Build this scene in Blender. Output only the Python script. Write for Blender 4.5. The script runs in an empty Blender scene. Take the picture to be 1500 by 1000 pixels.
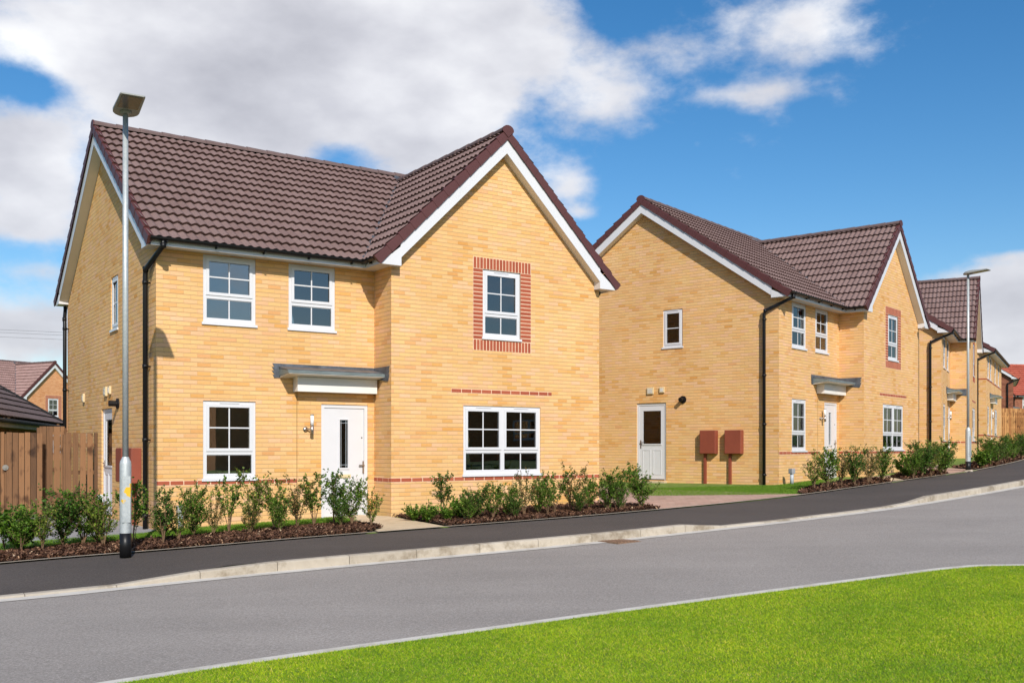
import bpy, bmesh, math, random
import numpy as np
from mathutils import Vector, Matrix
R = math.radians
random.seed(7); rng = np.random.default_rng(11)
C = bpy.context.scene.collection
sc = bpy.context.scene

# ------------------------------------------------------------------ materials
def newmat(name):
    m = bpy.data.materials.new(name); m.use_nodes = True
    nt = m.node_tree; b = nt.nodes['Principled BSDF']
    return m, nt, b
def N(nt, t, **kw):
    n = nt.nodes.new(t)
    for k, v in kw.items():
        if k.startswith('i_'): n.inputs[k[2:]].default_value = v
        elif k.startswith('n'): n.inputs[int(k[1:])].default_value = v
        else: setattr(n, k, v)
    return n
def math_(nt, op, a, b=None, c=None):
    n = nt.nodes.new('ShaderNodeMath'); n.operation = op
    for i, x in enumerate((a, b, c)):
        if x is None: continue
        if isinstance(x, (int, float)): n.inputs[i].default_value = x
        else: nt.links.new(x, n.inputs[i])
    return n.outputs[0]
def ramp(nt, fac, stops, interp='LINEAR'):
    n = nt.nodes.new('ShaderNodeValToRGB'); n.color_ramp.interpolation = interp
    e = n.color_ramp.elements
    e[0].position, e[0].color = stops[0][0], (*stops[0][1], 1)
    e[1].position, e[1].color = stops[-1][0], (*stops[-1][1], 1)
    for p, c in stops[1:-1]:
        x = e.new(p); x.color = (*c, 1)
    nt.links.new(fac, n.inputs[0]); return n.outputs[0]
def mix(nt, fac, a, b, mode='MIX'):
    n = nt.nodes.new('ShaderNodeMix'); n.data_type = 'RGBA'; n.blend_type = mode
    for s, x in ((n.inputs[0], fac), (n.inputs[6], a), (n.inputs[7], b)):
        if isinstance(x, (int, float)): s.default_value = x
        elif isinstance(x, tuple): s.default_value = (*x, 1)
        else: nt.links.new(x, s)
    return n.outputs[2]
def noise(nt, scale, detail=3, rough=.55, vec=None, stretch=None, dim='3D'):
    n = nt.nodes.new('ShaderNodeTexNoise'); n.noise_dimensions = dim
    n.inputs['Scale'].default_value = scale; n.inputs['Detail'].default_value = detail
    n.inputs['Roughness'].default_value = rough
    if vec is None:
        vec = nt.nodes.new('ShaderNodeTexCoord').outputs['Object']
    if stretch:
        mp = nt.nodes.new('ShaderNodeMapping'); mp.inputs['Scale'].default_value = stretch
        nt.links.new(vec, mp.inputs[0]); vec = mp.outputs[0]
    nt.links.new(vec, n.inputs['Vector']); return n.outputs['Fac']
def bump(nt, b, h, dist, strength=1.0):
    n = nt.nodes.new('ShaderNodeBump'); n.inputs['Distance'].default_value = dist
    n.inputs['Strength'].default_value = strength
    nt.links.new(h, n.inputs['Height']); nt.links.new(n.outputs[0], b.inputs['Normal'])
def plain(name, col, rough=.5, var=.0, scale=6, metal=0, bmp=0, spec=.5, bs=60):
    m, nt, b = newmat(name)
    b.inputs['Roughness'].default_value = rough; b.inputs['Metallic'].default_value = metal
    b.inputs['Specular IOR Level'].default_value = spec
    if var:
        f = noise(nt, scale, 4)
        c = ramp(nt, f, [(.3, tuple(x*(1-var) for x in col)), (.7, tuple(min(1, x*(1+var)) for x in col))])
        nt.links.new(c, b.inputs['Base Color'])
    else: b.inputs['Base Color'].default_value = (*col, 1)
    if bmp: bump(nt, b, noise(nt, bs, 3), bmp)
    return m

def brick_mat(name, stops, mortar, cluster=.45, tint=False):
    m, nt, b = newmat(name)
    uv = nt.nodes.new('ShaderNodeTexCoord').outputs['UV']
    sp = nt.nodes.new('ShaderNodeSeparateXYZ'); nt.links.new(uv, sp.inputs[0])
    u, v = sp.outputs[0], sp.outputs[1]
    vr = math_(nt, 'DIVIDE', v, .075); row = math_(nt, 'FLOOR', vr); fv = math_(nt, 'FRACT', vr)
    off = math_(nt, 'MULTIPLY', math_(nt, 'MODULO', math_(nt, 'ABSOLUTE', row), 2.0), .5)
    ur = math_(nt, 'ADD', math_(nt, 'DIVIDE', u, .225), off)
    col = math_(nt, 'FLOOR', ur); fu = math_(nt, 'FRACT', ur)
    cb = nt.nodes.new('ShaderNodeCombineXYZ'); nt.links.new(col, cb.inputs[0]); nt.links.new(row, cb.inputs[1])
    wn = nt.nodes.new('ShaderNodeTexWhiteNoise'); wn.noise_dimensions = '2D'; nt.links.new(cb.outputs[0], wn.inputs['Vector'])
    cl = noise(nt, 1.0, 3, .6, cb.outputs[0], (.22, .13, 1))
    val = math_(nt, 'ADD', math_(nt, 'MULTIPLY', wn.outputs[0], 1-cluster), math_(nt, 'MULTIPLY', cl, cluster))
    base = ramp(nt, val, stops)
    if tint:
        sc_ = nt.nodes.new('ShaderNodeSeparateColor'); nt.links.new(wn.outputs['Color'], sc_.inputs[0])
        hv = math_(nt, 'ADD', math_(nt, 'MULTIPLY', sc_.outputs[1], .6), math_(nt, 'MULTIPLY', noise(nt, 1.0, 3, .6, cb.outputs[0], (.35, .3, 2)), .4))
        base = mix(nt, 1.0, base, ramp(nt, hv, [(.22, (1.02, .96, .86)), (.38, (1, .99, 1)), (.5, (.98, 1.0, .90)), (.62, (1, .99, 1)), (.78, (1.0, .975, 1.20))]), 'MULTIPLY')
    # streaks inside a brick and broad patches
    fine = noise(nt, 1.0, 4, .65, uv, (22, 90, 1))
    base = mix(nt, 1.0, base, ramp(nt, fine, [(.25, (.90, .89, .87)), (.75, (1.07, 1.07, 1.07))]), 'MULTIPLY')
    big = noise(nt, .55, 3, .5, uv)
    base = mix(nt, 1.0, base, ramp(nt, big, [(.3, (.92, .90, .87)), (.7, (1.05, 1.06, 1.08))]), 'MULTIPLY')
    du = math_(nt, 'MULTIPLY', math_(nt, 'MINIMUM', fu, math_(nt, 'SUBTRACT', 1.0, fu)), .225)
    dv = math_(nt, 'MULTIPLY', math_(nt, 'MINIMUM', fv, math_(nt, 'SUBTRACT', 1.0, fv)), .075)
    d = math_(nt, 'MINIMUM', math_(nt, 'ADD', math_(nt, 'MULTIPLY', du, .7), .0052), dv)
    mr = nt.nodes.new('ShaderNodeMapRange'); mr.interpolation_type = 'SMOOTHSTEP'
    mr.inputs['From Min'].default_value = .004; mr.inputs['From Max'].default_value = .0085
    nt.links.new(d, mr.inputs[0])
    c = mix(nt, mr.outputs[0], mortar, base)
    nt.links.new(c, b.inputs['Base Color']); b.inputs['Roughness'].default_value = .9
    b.inputs['Specular IOR Level'].default_value = .2
    h = math_(nt, 'ADD', mr.outputs[0], math_(nt, 'MULTIPLY', fine, .35))
    bump(nt, b, h, .005, .8)
    return m

M = {}
M['buff'] = brick_mat('buff_brick', [(.18, (.62, .315, .095)), (.27, (.68, .375, .135)), (.36, (.72, .435, .190)), (.60, (.74, .456, .208)), (.80, (.76, .482, .232))], (.52, .33, .165), .5, True)
M['redwall'] = brick_mat('orange_brick', [(.15, (.58, .23, .09)), (.5, (.68, .31, .14)), (.85, (.74, .37, .18))], (.52, .34, .22))
M['brown_wall'] = brick_mat('dark_red_brick', [(.15, (.16, .05, .03)), (.5, (.25, .085, .045)), (.85, (.32, .12, .07))], (.22, .15, .11))

def red_brick_unit():
    m, nt, b = newmat('red_feature_brick')
    g = nt.nodes.new('ShaderNodeNewGeometry').outputs['Random Per Island']
    c = ramp(nt, g, [(0, (.32, .068, .030)), (.5, (.36, .080, .036)), (1, (.40, .10, .046))])
    c = mix(nt, 1.0, c, ramp(nt, noise(nt, 40, 4), [(.3, (.85, .85, .85)), (.7, (1.1, 1.1, 1.1))]), 'MULTIPLY')
    nt.links.new(c, b.inputs['Base Color']); b.inputs['Roughness'].default_value = .85
    return m
M['redunit'] = red_brick_unit()
M['mortar'] = plain('mortar', (.74, .55, .38), .95, .1)

def tile_mat(name, a, b_):
    m, nt, b = newmat(name)
    uv = nt.nodes.new('ShaderNodeTexCoord').outputs['UV']
    sn = nt.nodes.new('ShaderNodeVectorMath'); sn.operation = 'FLOOR'; nt.links.new(uv, sn.inputs[0])
    wn = nt.nodes.new('ShaderNodeTexWhiteNoise'); wn.noise_dimensions = '2D'; nt.links.new(sn.outputs[0], wn.inputs['Vector'])
    v = math_(nt, 'ADD', math_(nt, 'MULTIPLY', wn.outputs[0], .35), math_(nt, 'MULTIPLY', noise(nt, 3.5, 5, .7), .65))
    c = ramp(nt, v, [(.2, a), (.8, b_)])
    c = mix(nt, 1.0, c, ramp(nt, noise(nt, 90, 3), [(.3, (.8, .8, .8)), (.7, (1.18, 1.18, 1.18))]), 'MULTIPLY')
    nt.links.new(c, b.inputs['Base Color']); b.inputs['Roughness'].default_value = .78
    b.inputs['Specular IOR Level'].default_value = .35
    bump(nt, b, noise(nt, 160, 2), .002)
    return m
M['tile'] = tile_mat('brown_roof_tile', (.165, .103, .092), (.225, .150, .136))
M['redtile'] = tile_mat('red_roof_tile', (.34, .075, .045), (.48, .125, .075))
M['paletile'] = tile_mat('pink_brown_roof_tile', (.25, .155, .135), (.33, .21, .19))
M['greytile'] = tile_mat('grey_brown_roof_tile', (.10, .070, .066), (.145, .108, .104))
M['verge'] = plain('verge_cap_maroon', (.085, .026, .024), .55, .08, 3)
M['ridge'] = plain('ridge_tile_brown', (.13, .085, .080), .8, .18, 5, bmp=.002)
M['upvc'] = plain('white_upvc', (.63, .63, .65), .32, .02, 2)
M['soffit'] = plain('white_soffit', (.72, .70, .66), .45, .03, 2)
M['doorw'] = plain('white_door_skin', (.62, .62, .645), .38, .02, 3)
M['black'] = plain('black_plastic', (.008, .008, .009), .4, spec=.3)
M['lead'] = plain('lead_sheet', (.115, .125, .145), .5, .38, 7, .35, .004, bs=9)
M['leadedge'] = plain('grey_canopy_edge', (.15, .18, .18), .5, .15, 8)
M['steel'] = plain('brushed_steel', (.50, .45, .42), .3, .05, 8, .9)
M['meter'] = plain('meter_box_brown', (.235, .055, .030), .55, .08, 3)
M['cream'] = plain('cream_vent_plastic', (.62, .50, .30), .6, .05, 8)
M['opal'] = plain('opal_shade', (.86, .86, .86), .3)
M['joint'] = plain('joint_sealant', (.30, .17, .06), .9)
M['inner'] = plain('room_plaster', (.70, .66, .60), .9, .05, 1)
M['deck'] = plain('roof_felt', (.02, .018, .018), .95)
M['greypipe'] = plain('grey_pipe', (.42, .46, .50), .5, .1, 9)
def glass():
    m, nt, b = newmat('window_glass'); nt.nodes.remove(b)
    out = nt.nodes['Material Output']
    tr = N(nt, 'ShaderNodeBsdfTransparent'); tr.inputs[0].default_value = (.82, .85, .85, 1)
    gl = N(nt, 'ShaderNodeBsdfGlossy'); gl.inputs['Roughness'].default_value = .006
    fr = N(nt, 'ShaderNodeFresnel'); fr.inputs[0].default_value = 2.6
    bp = N(nt, 'ShaderNodeBump'); bp.inputs['Distance'].default_value = .01; bp.inputs['Strength'].default_value = .12
    nt.links.new(noise(nt, 1.3, 1), bp.inputs['Height']); nt.links.new(bp.outputs[0], gl.inputs['Normal'])
    mx = N(nt, 'ShaderNodeMixShader'); nt.links.new(fr.outputs[0], mx.inputs[0])
    nt.links.new(tr.outputs[0], mx.inputs[1]); nt.links.new(gl.outputs[0], mx.inputs[2]); nt.links.new(mx.outputs[0], out.inputs[0])
    return m
M['glass'] = glass()
def galv(name, yellow=False):
    m, nt, b = newmat(name)
    f = noise(nt, 28, 4, .7); g = noise(nt, 3, 3)
    c = ramp(nt, math_(nt, 'ADD', math_(nt, 'MULTIPLY', f, .6), math_(nt, 'MULTIPLY', g, .4)), [(.3, (.34, .37, .38)), (.7, (.56, .59, .59))])
    if yellow:
        vo = N(nt, 'ShaderNodeTexCoord').outputs['Object']
        for (px, py, pz, r) in ((0.03, -.07, .86, .050), (-.05, -.07, .73, .022), (.06, -.05, .93, .03), (.04, -.07, .80, .02)):
            dn = N(nt, 'ShaderNodeVectorMath', operation='DISTANCE'); nt.links.new(vo, dn.inputs[0]); dn.inputs[1].default_value = (px, py, pz)
            dd = math_(nt, 'ADD', dn.outputs['Value'], math_(nt, 'MULTIPLY', f, .09))
            k = math_(nt, 'LESS_THAN', dd, r + .05)
            c = mix(nt, k, c, (.80, .48, .03))
    nt.links.new(c, b.inputs['Base Color']); b.inputs['Roughness'].default_value = .48; b.inputs['Metallic'].default_value = .35
    return m
M['galv'] = galv('galvanised_steel'); M['galvy'] = galv('galvanised_steel_sprayed', True)
M['lamphead'] = plain('lamp_head_grey', (.27, .28, .27), .5, .05)
M['lamplens'] = plain('lamp_lens', (.13, .11, .085), .25, .15, 30)

def wood(name, a, b_):
    m, nt, b = newmat(name)
    g = N(nt, 'ShaderNodeNewGeometry').outputs['Random Per Island']
    grain = noise(nt, 1.0, 5, .65, None, (28, 28, 1.6))
    kn = noise(nt, 1.0, 2, .5, None, (7, 7, 3.5))
    v = math_(nt, 'ADD', math_(nt, 'MULTIPLY', g, .6), math_(nt, 'MULTIPLY', grain, .45))
    c = ramp(nt, v, [(.2, a), (.8, b_)])
    c = mix(nt, 1.0, c, ramp(nt, kn, [(.30, (.35, .30, .26)), (.46, (1, 1, 1))]), 'MULTIPLY')
    nt.links.new(c, b.inputs['Base Color']); b.inputs['Roughness'].default_value = .85
    bump(nt, b, grain, .003)
    return m
M['fence'] = wood('brown_fence_timber', (.055, .027, .013), (.245, .122, .054))
M['fence2'] = wood('orange_fence_timber', (.30, .12, .035), (.52, .26, .09))

def asphalt(name, a, b_, sp, patch=.08):
    m, nt, b = newmat(name)
    f = noise(nt, 48, 5, .85); g = noise(nt, .45, 4, .6)
    c = ramp(nt, f, [(.34, a), (.5, tuple((x+y)/2 for x, y in zip(a, b_))), (.66, b_)])
    c = mix(nt, 1.0, c, ramp(nt, g, [(.3, (1-patch,)*3), (.7, (1+patch,)*3)]), 'MULTIPLY')
    st = noise(nt, 1.0, 3, .6, None, (.12, .9, 1))
    c = mix(nt, 1.0, c, ramp(nt, st, [(.35, (1-patch*.7,)*3), (.65, (1+patch*.6,)*3)]), 'MULTIPLY')
    vo = N(nt, 'ShaderNodeTexVoronoi'); vo.inputs['Scale'].default_value = 38
    nt.links.new(N(nt, 'ShaderNodeTexCoord').outputs['Object'], vo.inputs['Vector'])
    k = math_(nt, 'LESS_THAN', vo.outputs['Distance'], .16)
    c = mix(nt, math_(nt, 'MULTIPLY', k, .55), c, sp)
    nt.links.new(c, b.inputs['Base Color']); b.inputs['Roughness'].default_value = .88
    b.inputs['Specular IOR Level'].default_value = .3
    bump(nt, b, f, .006, .8)
    return m
M['road'] = asphalt('road_asphalt', (.19, .167, .146), (.415, .375, .342), (.60, .55, .50))
M['path'] = asphalt('footpath_asphalt', (.045, .037, .032), (.120, .101, .090), (.19, .165, .15), .10)
def conc(name, a, b_, stain=(.62, .58, .52)):
    m, nt, b = newmat(name)
    g = N(nt, 'ShaderNodeNewGeometry').outputs['Random Per Island']
    v = math_(nt, 'ADD', math_(nt, 'MULTIPLY', g, .35), math_(nt, 'MULTIPLY', noise(nt, 6, 5, .7), .65))
    c = ramp(nt, v, [(.25, a), (.75, b_)])
    c = mix(nt, 1.0, c, ramp(nt, noise(nt, 2.1, 5, .75), [(.36, stain), (.5, (1, 1, 1))]), 'MULTIPLY')
    nt.links.new(c, b.inputs['Base Color']); b.inputs['Roughness'].default_value = .9
    bump(nt, b, noise(nt, 130, 3), .003)
    return m
M['kerb'] = conc('kerb_concrete', (.35, .30, .235), (.50, .44, .355))
M['channel'] = conc('channel_concrete', (.50, .46, .40), (.66, .62, .56), (.8, .78, .75))
M['edge'] = conc('edging_concrete', (.44, .37, .28), (.58, .50, .40), (.85, .82, .78))
M['slab'] = conc('sand_slab', (.50, .39, .25), (.62, .49, .33), (.85, .82, .78))
def paving():
    m, nt, b = newmat('block_paving')
    br = N(nt, 'ShaderNodeTexBrick'); br.offset = .5
    mp = N(nt, 'ShaderNodeMapping'); mp.inputs['Rotation'].default_value = (0, 0, .9)
    nt.links.new(N(nt, 'ShaderNodeTexCoord').outputs['Object'], mp.inputs[0]); nt.links.new(mp.outputs[0], br.inputs['Vector'])
    br.inputs['Scale'].default_value = 1; br.inputs['Brick Width'].default_value = .2; br.inputs['Row Height'].default_value = .1
    br.inputs['Mortar Size'].default_value = .006
    br.inputs['Color1'].default_value = (.42, .25, .19, 1); br.inputs['Color2'].default_value = (.52, .35, .27, 1); br.inputs['Mortar'].default_value = (.30, .22, .16, 1)
    c = mix(nt, 1.0, br.outputs['Color'], ramp(nt, noise(nt, 1.5, 4), [(.3, (.88, .88, .88)), (.7, (1.1, 1.1, 1.1))]), 'MULTIPLY')
    nt.links.new(c, b.inputs['Base Color']); b.inputs['Roughness'].default_value = .9
    return m
M['paving'] = paving()
M['gravel'] = asphalt('grey_gravel', (.20, .19, .19), (.40, .39, .385), (.55, .54, .53))
def island(name, stops, rough=.8, tr=0.0, patch=None, spec=.3):
    m, nt, b = newmat(name)
    g = N(nt, 'ShaderNodeNewGeometry').outputs['Random Per Island']
    c = ramp(nt, g, stops)
    if patch:
        c = mix(nt, 1.0, c, ramp(nt, noise(nt, patch[0], 4, .6), [(.32, patch[1]), (.68, patch[2])]), 'MULTIPLY')
    nt.links.new(c, b.inputs['Base Color']); b.inputs['Roughness'].default_value = rough
    b.inputs['Specular IOR Level'].default_value = spec
    if tr:
        t = N(nt, 'ShaderNodeBsdfTranslucent'); nt.links.new(c, t.inputs[0])
        mx = N(nt, 'ShaderNodeMixShader'); mx.inputs[0].default_value = tr
        nt.links.new(b.outputs[0], mx.inputs[1]); nt.links.new(t.outputs[0], mx.inputs[2])
        nt.links.new(mx.outputs[0], nt.nodes['Material Output'].inputs[0])
    return m
M['blade'] = island('grass_blade', [(0, (.13, .24, .004)), (.4, (.25, .42, .006)), (.8, (.42, .61, .012)), (.93, (.64, .62, .04)), (1, (.78, .60, .20))], .7, .25, (.9, (.70, .80, .7), (1.22, 1.10, 1.1)))
M['blade2'] = island('verge_grass_blade', [(0, (.07, .16, .010)), (.6, (.13, .27, .016)), (1, (.25, .36, .04))], .6, .3)
M['soilgrass'] = plain('lawn_soil', (.12, .19, .018), .95, .35, 7)
M['farground'] = plain('far_grass', (.07, .12, .03), .95, .3, .4)
M['mulch'] = plain('mulch_soil', (.050, .026, .016), .95, .5, 25, bmp=.02, bs=30)
M['chip'] = island('bark_chip', [(0, (.035, .016, .010)), (.6, (.105, .048, .027)), (.93, (.19, .095, .052)), (.985, (.36, .22, .13)), (1, (.60, .45, .30))], .85)
M['stem'] = plain('shrub_stem', (.16, .095, .05), .85, .25, 30)
LG = [(0, (.035, .085, .007)), (.5, (.085, .185, .014)), (.85, (.15, .27, .025)), (1, (.26, .36, .06))]
LD = [(0, (.025, .070, .008)), (.6, (.060, .145, .014)), (.92, (.11, .23, .025)), (1, (.20, .30, .05))]
LY = [(0, (.055, .11, .010)), (.5, (.12, .20, .020)), (.9, (.24, .30, .035)), (1, (.40, .36, .07))]
LR = [(0, (.035, .075, .012)), (.45, (.085, .135, .022)), (.75, (.19, .15, .035)), (1, (.36, .17, .06))]
for k, s in (('leafg', LG), ('leafd', LD), ('leafy', LY), ('leafr', LR)): M[k] = island('shrub_' + k, s, .55, .34, spec=.3)
M['barktree'] = plain('tree_bark', (.10, .075, .05), .9, .3, 8)
M['wire'] = plain('wire_grey', (.12, .12, .13), .6)

# ------------------------------------------------------------------ mesh builder
class MB:
    def __init__(s, dz=0.0): s.v = []; s.f = []; s.uv = []; s.dz = dz
    def poly(s, pts, uv=None):
        i = len(s.v); s.v += [tuple(p) for p in pts]; s.f.append(tuple(range(i, i+len(pts))))
        s.uv += list(uv) if uv else [(0, 0)]*len(pts)
    def hexa(s, c):
        for q in ((0, 3, 2, 1), (4, 5, 6, 7), (0, 1, 5, 4), (1, 2, 6, 5), (2, 3, 7, 6), (3, 0, 4, 7)):
            s._q(c, q)
    def _start(s): return len(s.v)
    def _q(s, c, q):
        s.poly([c[k] for k in q])
    def box(s, x0, x1, y0, y1, z0, z1):
        i = len(s.v)
        s.v += [(x0, y0, z0), (x1, y0, z0), (x1, y1, z0), (x0, y1, z0), (x0, y0, z1), (x1, y0, z1), (x1, y1, z1), (x0, y1, z1)]
        for q in ((0, 3, 2, 1), (4, 5, 6, 7), (0, 1, 5, 4), (1, 2, 6, 5), (2, 3, 7, 6), (3, 0, 4, 7)):
            s.f.append(tuple(i+k for k in q)); s.uv += [(0, 0)]*4
    def obox(s, o, a, b, c):
        """box from corner o with edge vectors a,b,c (shared verts)"""
        o, a, b, c = map(Vector, (o, a, b, c)); i = len(s.v)
        for p in (o, o+a, o+a+b, o+b, o+c, o+a+c, o+a+b+c, o+b+c): s.v.append(tuple(p))
        flip = a.cross(b).dot(c) < 0
        for q in ((0, 3, 2, 1), (4, 5, 6, 7), (0, 1, 5, 4), (1, 2, 6, 5), (2, 3, 7, 6), (3, 0, 4, 7)):
            q = q[::-1] if flip else q
            s.f.append(tuple(i+k for k in q)); s.uv += [(0, 0)]*4
    def prism(s, pts, ext):
        """extrude planar polygon pts by vector ext"""
        e = Vector(ext); n = len(pts); i = len(s.v)
        P = [Vector(p) for p in pts]
        nm = Vector((0, 0, 0))
        for k in range(n): nm += P[k].cross(P[(k+1) % n])
        if nm.dot(e) > 0: P = P[::-1]
        s.v += [tuple(p) for p in P] + [tuple(p+e) for p in P]
        s.f.append(tuple(range(i, i+n))); s.f.append(tuple(range(i+2*n-1, i+n-1, -1))); s.uv += [(0, 0)]*(2*n)
        for k in range(n):
            k2 = (k+1) % n
            s.f.append((i+k2, i+k, i+n+k, i+n+k2)); s.uv += [(0, 0)]*4
    def tube(s, pts, r, n=8, cap=True):
        P = [Vector(p) for p in pts]; rr = r if isinstance(r, (list, tuple)) else [r]*len(P)
        i0 = len(s.v); ref = None
        for k, p in enumerate(P):
            d = (P[min(k+1, len(P)-1)] - P[max(k-1, 0)]).normalized()
            a = ref if ref is not None else (Vector((1, 0, 0)) if abs(d.x) < .9 else Vector((0, 1, 0)))
            a = (a - d*a.dot(d)).normalized(); ref = a; b = d.cross(a)
            for j in range(n):
                t = 2*math.pi*j/n; s.v.append(tuple(p + (a*math.cos(t)+b*math.sin(t))*rr[k]))
        for k in range(len(P)-1):
            for j in range(n):
                j2 = (j+1) % n
                s.f.append((i0+k*n+j, i0+k*n+j2, i0+(k+1)*n+j2, i0+(k+1)*n+j)); s.uv += [(0, 0)]*4
        if cap:
            s.f.append(tuple(i0+j for j in range(n))[::-1]); s.uv += [(0, 0)]*n
            s.f.append(tuple(i0+(len(P)-1)*n+j for j in range(n))); s.uv += [(0, 0)]*n
    def build(s, name, mat, parent=None, smooth=False, bevel=0):
        me = bpy.data.meshes.new(name)
        v = [(x, y, z+s.dz) for x, y, z in s.v]
        me.from_pydata(v, [], s.f)
        l = me.uv_layers.new(name='UVMap')
        l.data.foreach_set('uv', np.array(s.uv, dtype=np.float32).ravel())
        me.materials.append(mat)
        if smooth: me.polygons.foreach_set('use_smooth', [True]*len(me.polygons))
        me.update()
        o = bpy.data.objects.new(name, me); C.objects.link(o)
        if parent: o.parent = parent
        if bevel:
            bv = o.modifiers.new('bevel', 'BEVEL'); bv.width = bevel; bv.segments = 2; bv.limit_method = 'ANGLE'
        return o
def tag(o, label=None, cat=None, group=None, kind=None):
    if label: o['label'] = label
    if cat: o['category'] = cat
    if group: o['group'] = group
    if kind: o['kind'] = kind
    return o
def empty(name, loc, rz=0, label=None, cat=None, group=None):
    o = bpy.data.objects.new(name, None); C.objects.link(o); o.location = loc; o.rotation_euler = (0, 0, rz)
    o.empty_display_size = .2
    return tag(o, label, cat, group)
def copy_tree(o, parent=None):
    c = o.copy(); C.objects.link(c)
    if parent: c.parent = parent
    for ch in [x for x in bpy.data.objects if x.parent == o]: copy_tree(ch, c)
    return c
def fast_mesh(name, verts, faces, nper, mat, parent=None):
    me = bpy.data.meshes.new(name)
    nv, nf = len(verts), len(faces)
    me.vertices.add(nv); me.vertices.foreach_set('co', verts.astype(np.float32).ravel())
    me.loops.add(nf*nper); me.loops.foreach_set('vertex_index', faces.astype(np.int32).ravel())
    me.polygons.add(nf); me.polygons.foreach_set('loop_start', np.arange(nf, dtype=np.int32)*nper)
    me.polygons.foreach_set('loop_total', np.full(nf, nper, dtype=np.int32))
    me.materials.append(mat); me.update(calc_edges=True); me.validate()
    o = bpy.data.objects.new(name, me); C.objects.link(o)
    if parent: o.parent = parent
    return o

# ------------------------------------------------------------------ terrain
def H(x, y):
    s = .0226*x + .0197*y
    a = np.abs(s); k = np.where(a < 2.2, s, np.sign(s)*(2.2+1.3*np.tanh((a-2.2)/1.3)))
    return -1.558 + k
def Hf(x, y): return float(H(x, y))
def spline(P, step=.4):
    P = [np.array(p, float) for p in P]; out = []
    for i in range(len(P)-1):
        p0 = P[i-1] if i else 2*P[0]-P[1]; p1, p2 = P[i], P[i+1]; p3 = P[i+2] if i+2 < len(P) else 2*P[-1]-P[-2]
        n = max(1, int(np.linalg.norm(p2-p1)/step))
        for k in range(n):
            t = k/n
            out.append(.5*((2*p1)+(-p0+p2)*t+(2*p0-5*p1+4*p2-p3)*t*t+(-p0+3*p1-3*p2+p3)*t**3))
    out.append(P[-1]); return np.array(out)
def resample(L, n):
    d = np.r_[0, np.cumsum(np.linalg.norm(np.diff(L, axis=0), axis=1))]
    t = np.linspace(0, d[-1], n)
    return np.c_[np.interp(t, d, L[:, 0]), np.interp(t, d, L[:, 1])]
def offset(L, w):
    """offset a polyline to its left by w"""
    T = np.gradient(L, axis=0); T /= np.linalg.norm(T, axis=1)[:, None]
    return L + np.c_[-T[:, 1], T[:, 0]]*w
def strip(name, A, B, za, zb, mat, m=1, label=None, rough=0, kind='structure'):
    """sheet between polylines A and B (same count); za/zb offsets over H, scalars or arrays"""
    n = len(A); za = np.broadcast_to(za, n); zb = np.broadcast_to(zb, n); V = []; F = []
    for j in range(m+1):
        t = j/m; P = A*(1-t)+B*t; z = H(P[:, 0], P[:, 1]) + za*(1-t)+zb*t
        if rough and 0 < j < m: z = z + rough*(.4+.6*rng.random(n))
        V.append(np.c_[P, z])
    V = np.concatenate(V)
    for j in range(m):
        for i in range(n-1):
            F.append((j*n+i, j*n+i+1, (j+1)*n+i+1, (j+1)*n+i))
    F = np.array(F)
    a, b, c = V[F[0][0]], V[F[0][1]], V[F[0][2]]
    if np.cross(b-a, c-b)[2] < 0: F = F[:, ::-1]
    o = fast_mesh(name, V, F, 4, mat)
    return tag(o, label, kind=kind)

E1 = spline([(-60, -30), (-30, -7), (-14, 6.1), (-9.5, 10.0), (-7.2, 11.8), (-5.84, 12.8), (-5.03, 13.28), (-4.2, 13.82), (-3.25, 14.48), (-2.05, 15.2), (-1.05, 15.78), (0.1, 16.43), (1.35, 17.17), (2.7, 18.12), (4.15, 19.22), (5.6, 20.45), (6.7, 21.55), (7.7, 22.65), (9.8, 24.95), (12.3, 27.65), (14.7, 30.5), (18.9, 36.4), (23.2, 44), (27.6, 52), (34, 63), (50, 84), (80, 120)])
KF = spline([(-60, -34), (-30, -9.6), (-14, 3.6), (-9, 7.6), (-6.5, 9.5), (-5.33, 10.30), (-4.74, 10.64), (-4.11, 11.08), (-3.37, 11.58), (-2.5, 12.1), (-1.64, 12.6), (-.45, 13.25), (1.07, 14.15), (2.63, 15.2), (4.99, 16.9), (7.73, 19.2), (12.19, 23.75), (16.6, 29), (20.9, 36.2), (25.2, 44), (29.8, 52), (36, 62.5), (52, 83), (82, 118)])
nK = 700
E1r, KFr = resample(E1, nK), resample(KF, nK)
def upstand(x):
    xs = [-1e3, -4.15, -3.35, 2.65, 3.45, 7.55, 8.35, 1e3]; ys = [.028, .028, .116, .116, .028, .028, .116, .116]
    return np.interp(x, xs, ys)
# base ground (one sheet out to the horizon), kept under the road
g = np.r_[-900, -500, -300, -180, -120, np.arange(-90, 91, 6), 120, 180, 300, 500, 900].astype(float)
gx, gy = np.meshgrid(g, g); V = np.c_[gx.ravel(), gy.ravel(), (H(gx, gy)-.25).ravel()]; k = len(g)
F = np.array([(j*k+i, j*k+i+1, (j+1)*k+i+1, (j+1)*k+i) for j in range(k-1) for i in range(k-1)])
tag(fast_mesh('ground', V, F, 4, M['farground']), kind='structure')
strip('garden_ground', E1r, E1r + np.array([-40, 50.]), -.012, -.012, M['soilgrass'], 12)
kt = offset(KFr, .125)
strip('footpath', offset(KFr, .12), E1r, -.1+upstand(KFr[:, 0])-.004, 0, M['path'], 6)
strip('road', offset(KFr, -.005), KFr + np.array([10.5, -13.]), -.1, -.1, M['road'], 6)
# channel strip at the foot of the kerb
KS = resample(KF, 2400)
sel = (KS[:, 0] > -16) & (KS[:, 0] < 36); KC = KS[sel]
strip('road_channel', offset(KC, -.21), offset(KC, .02), -.094, -.094, M['channel'], 1)
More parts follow.
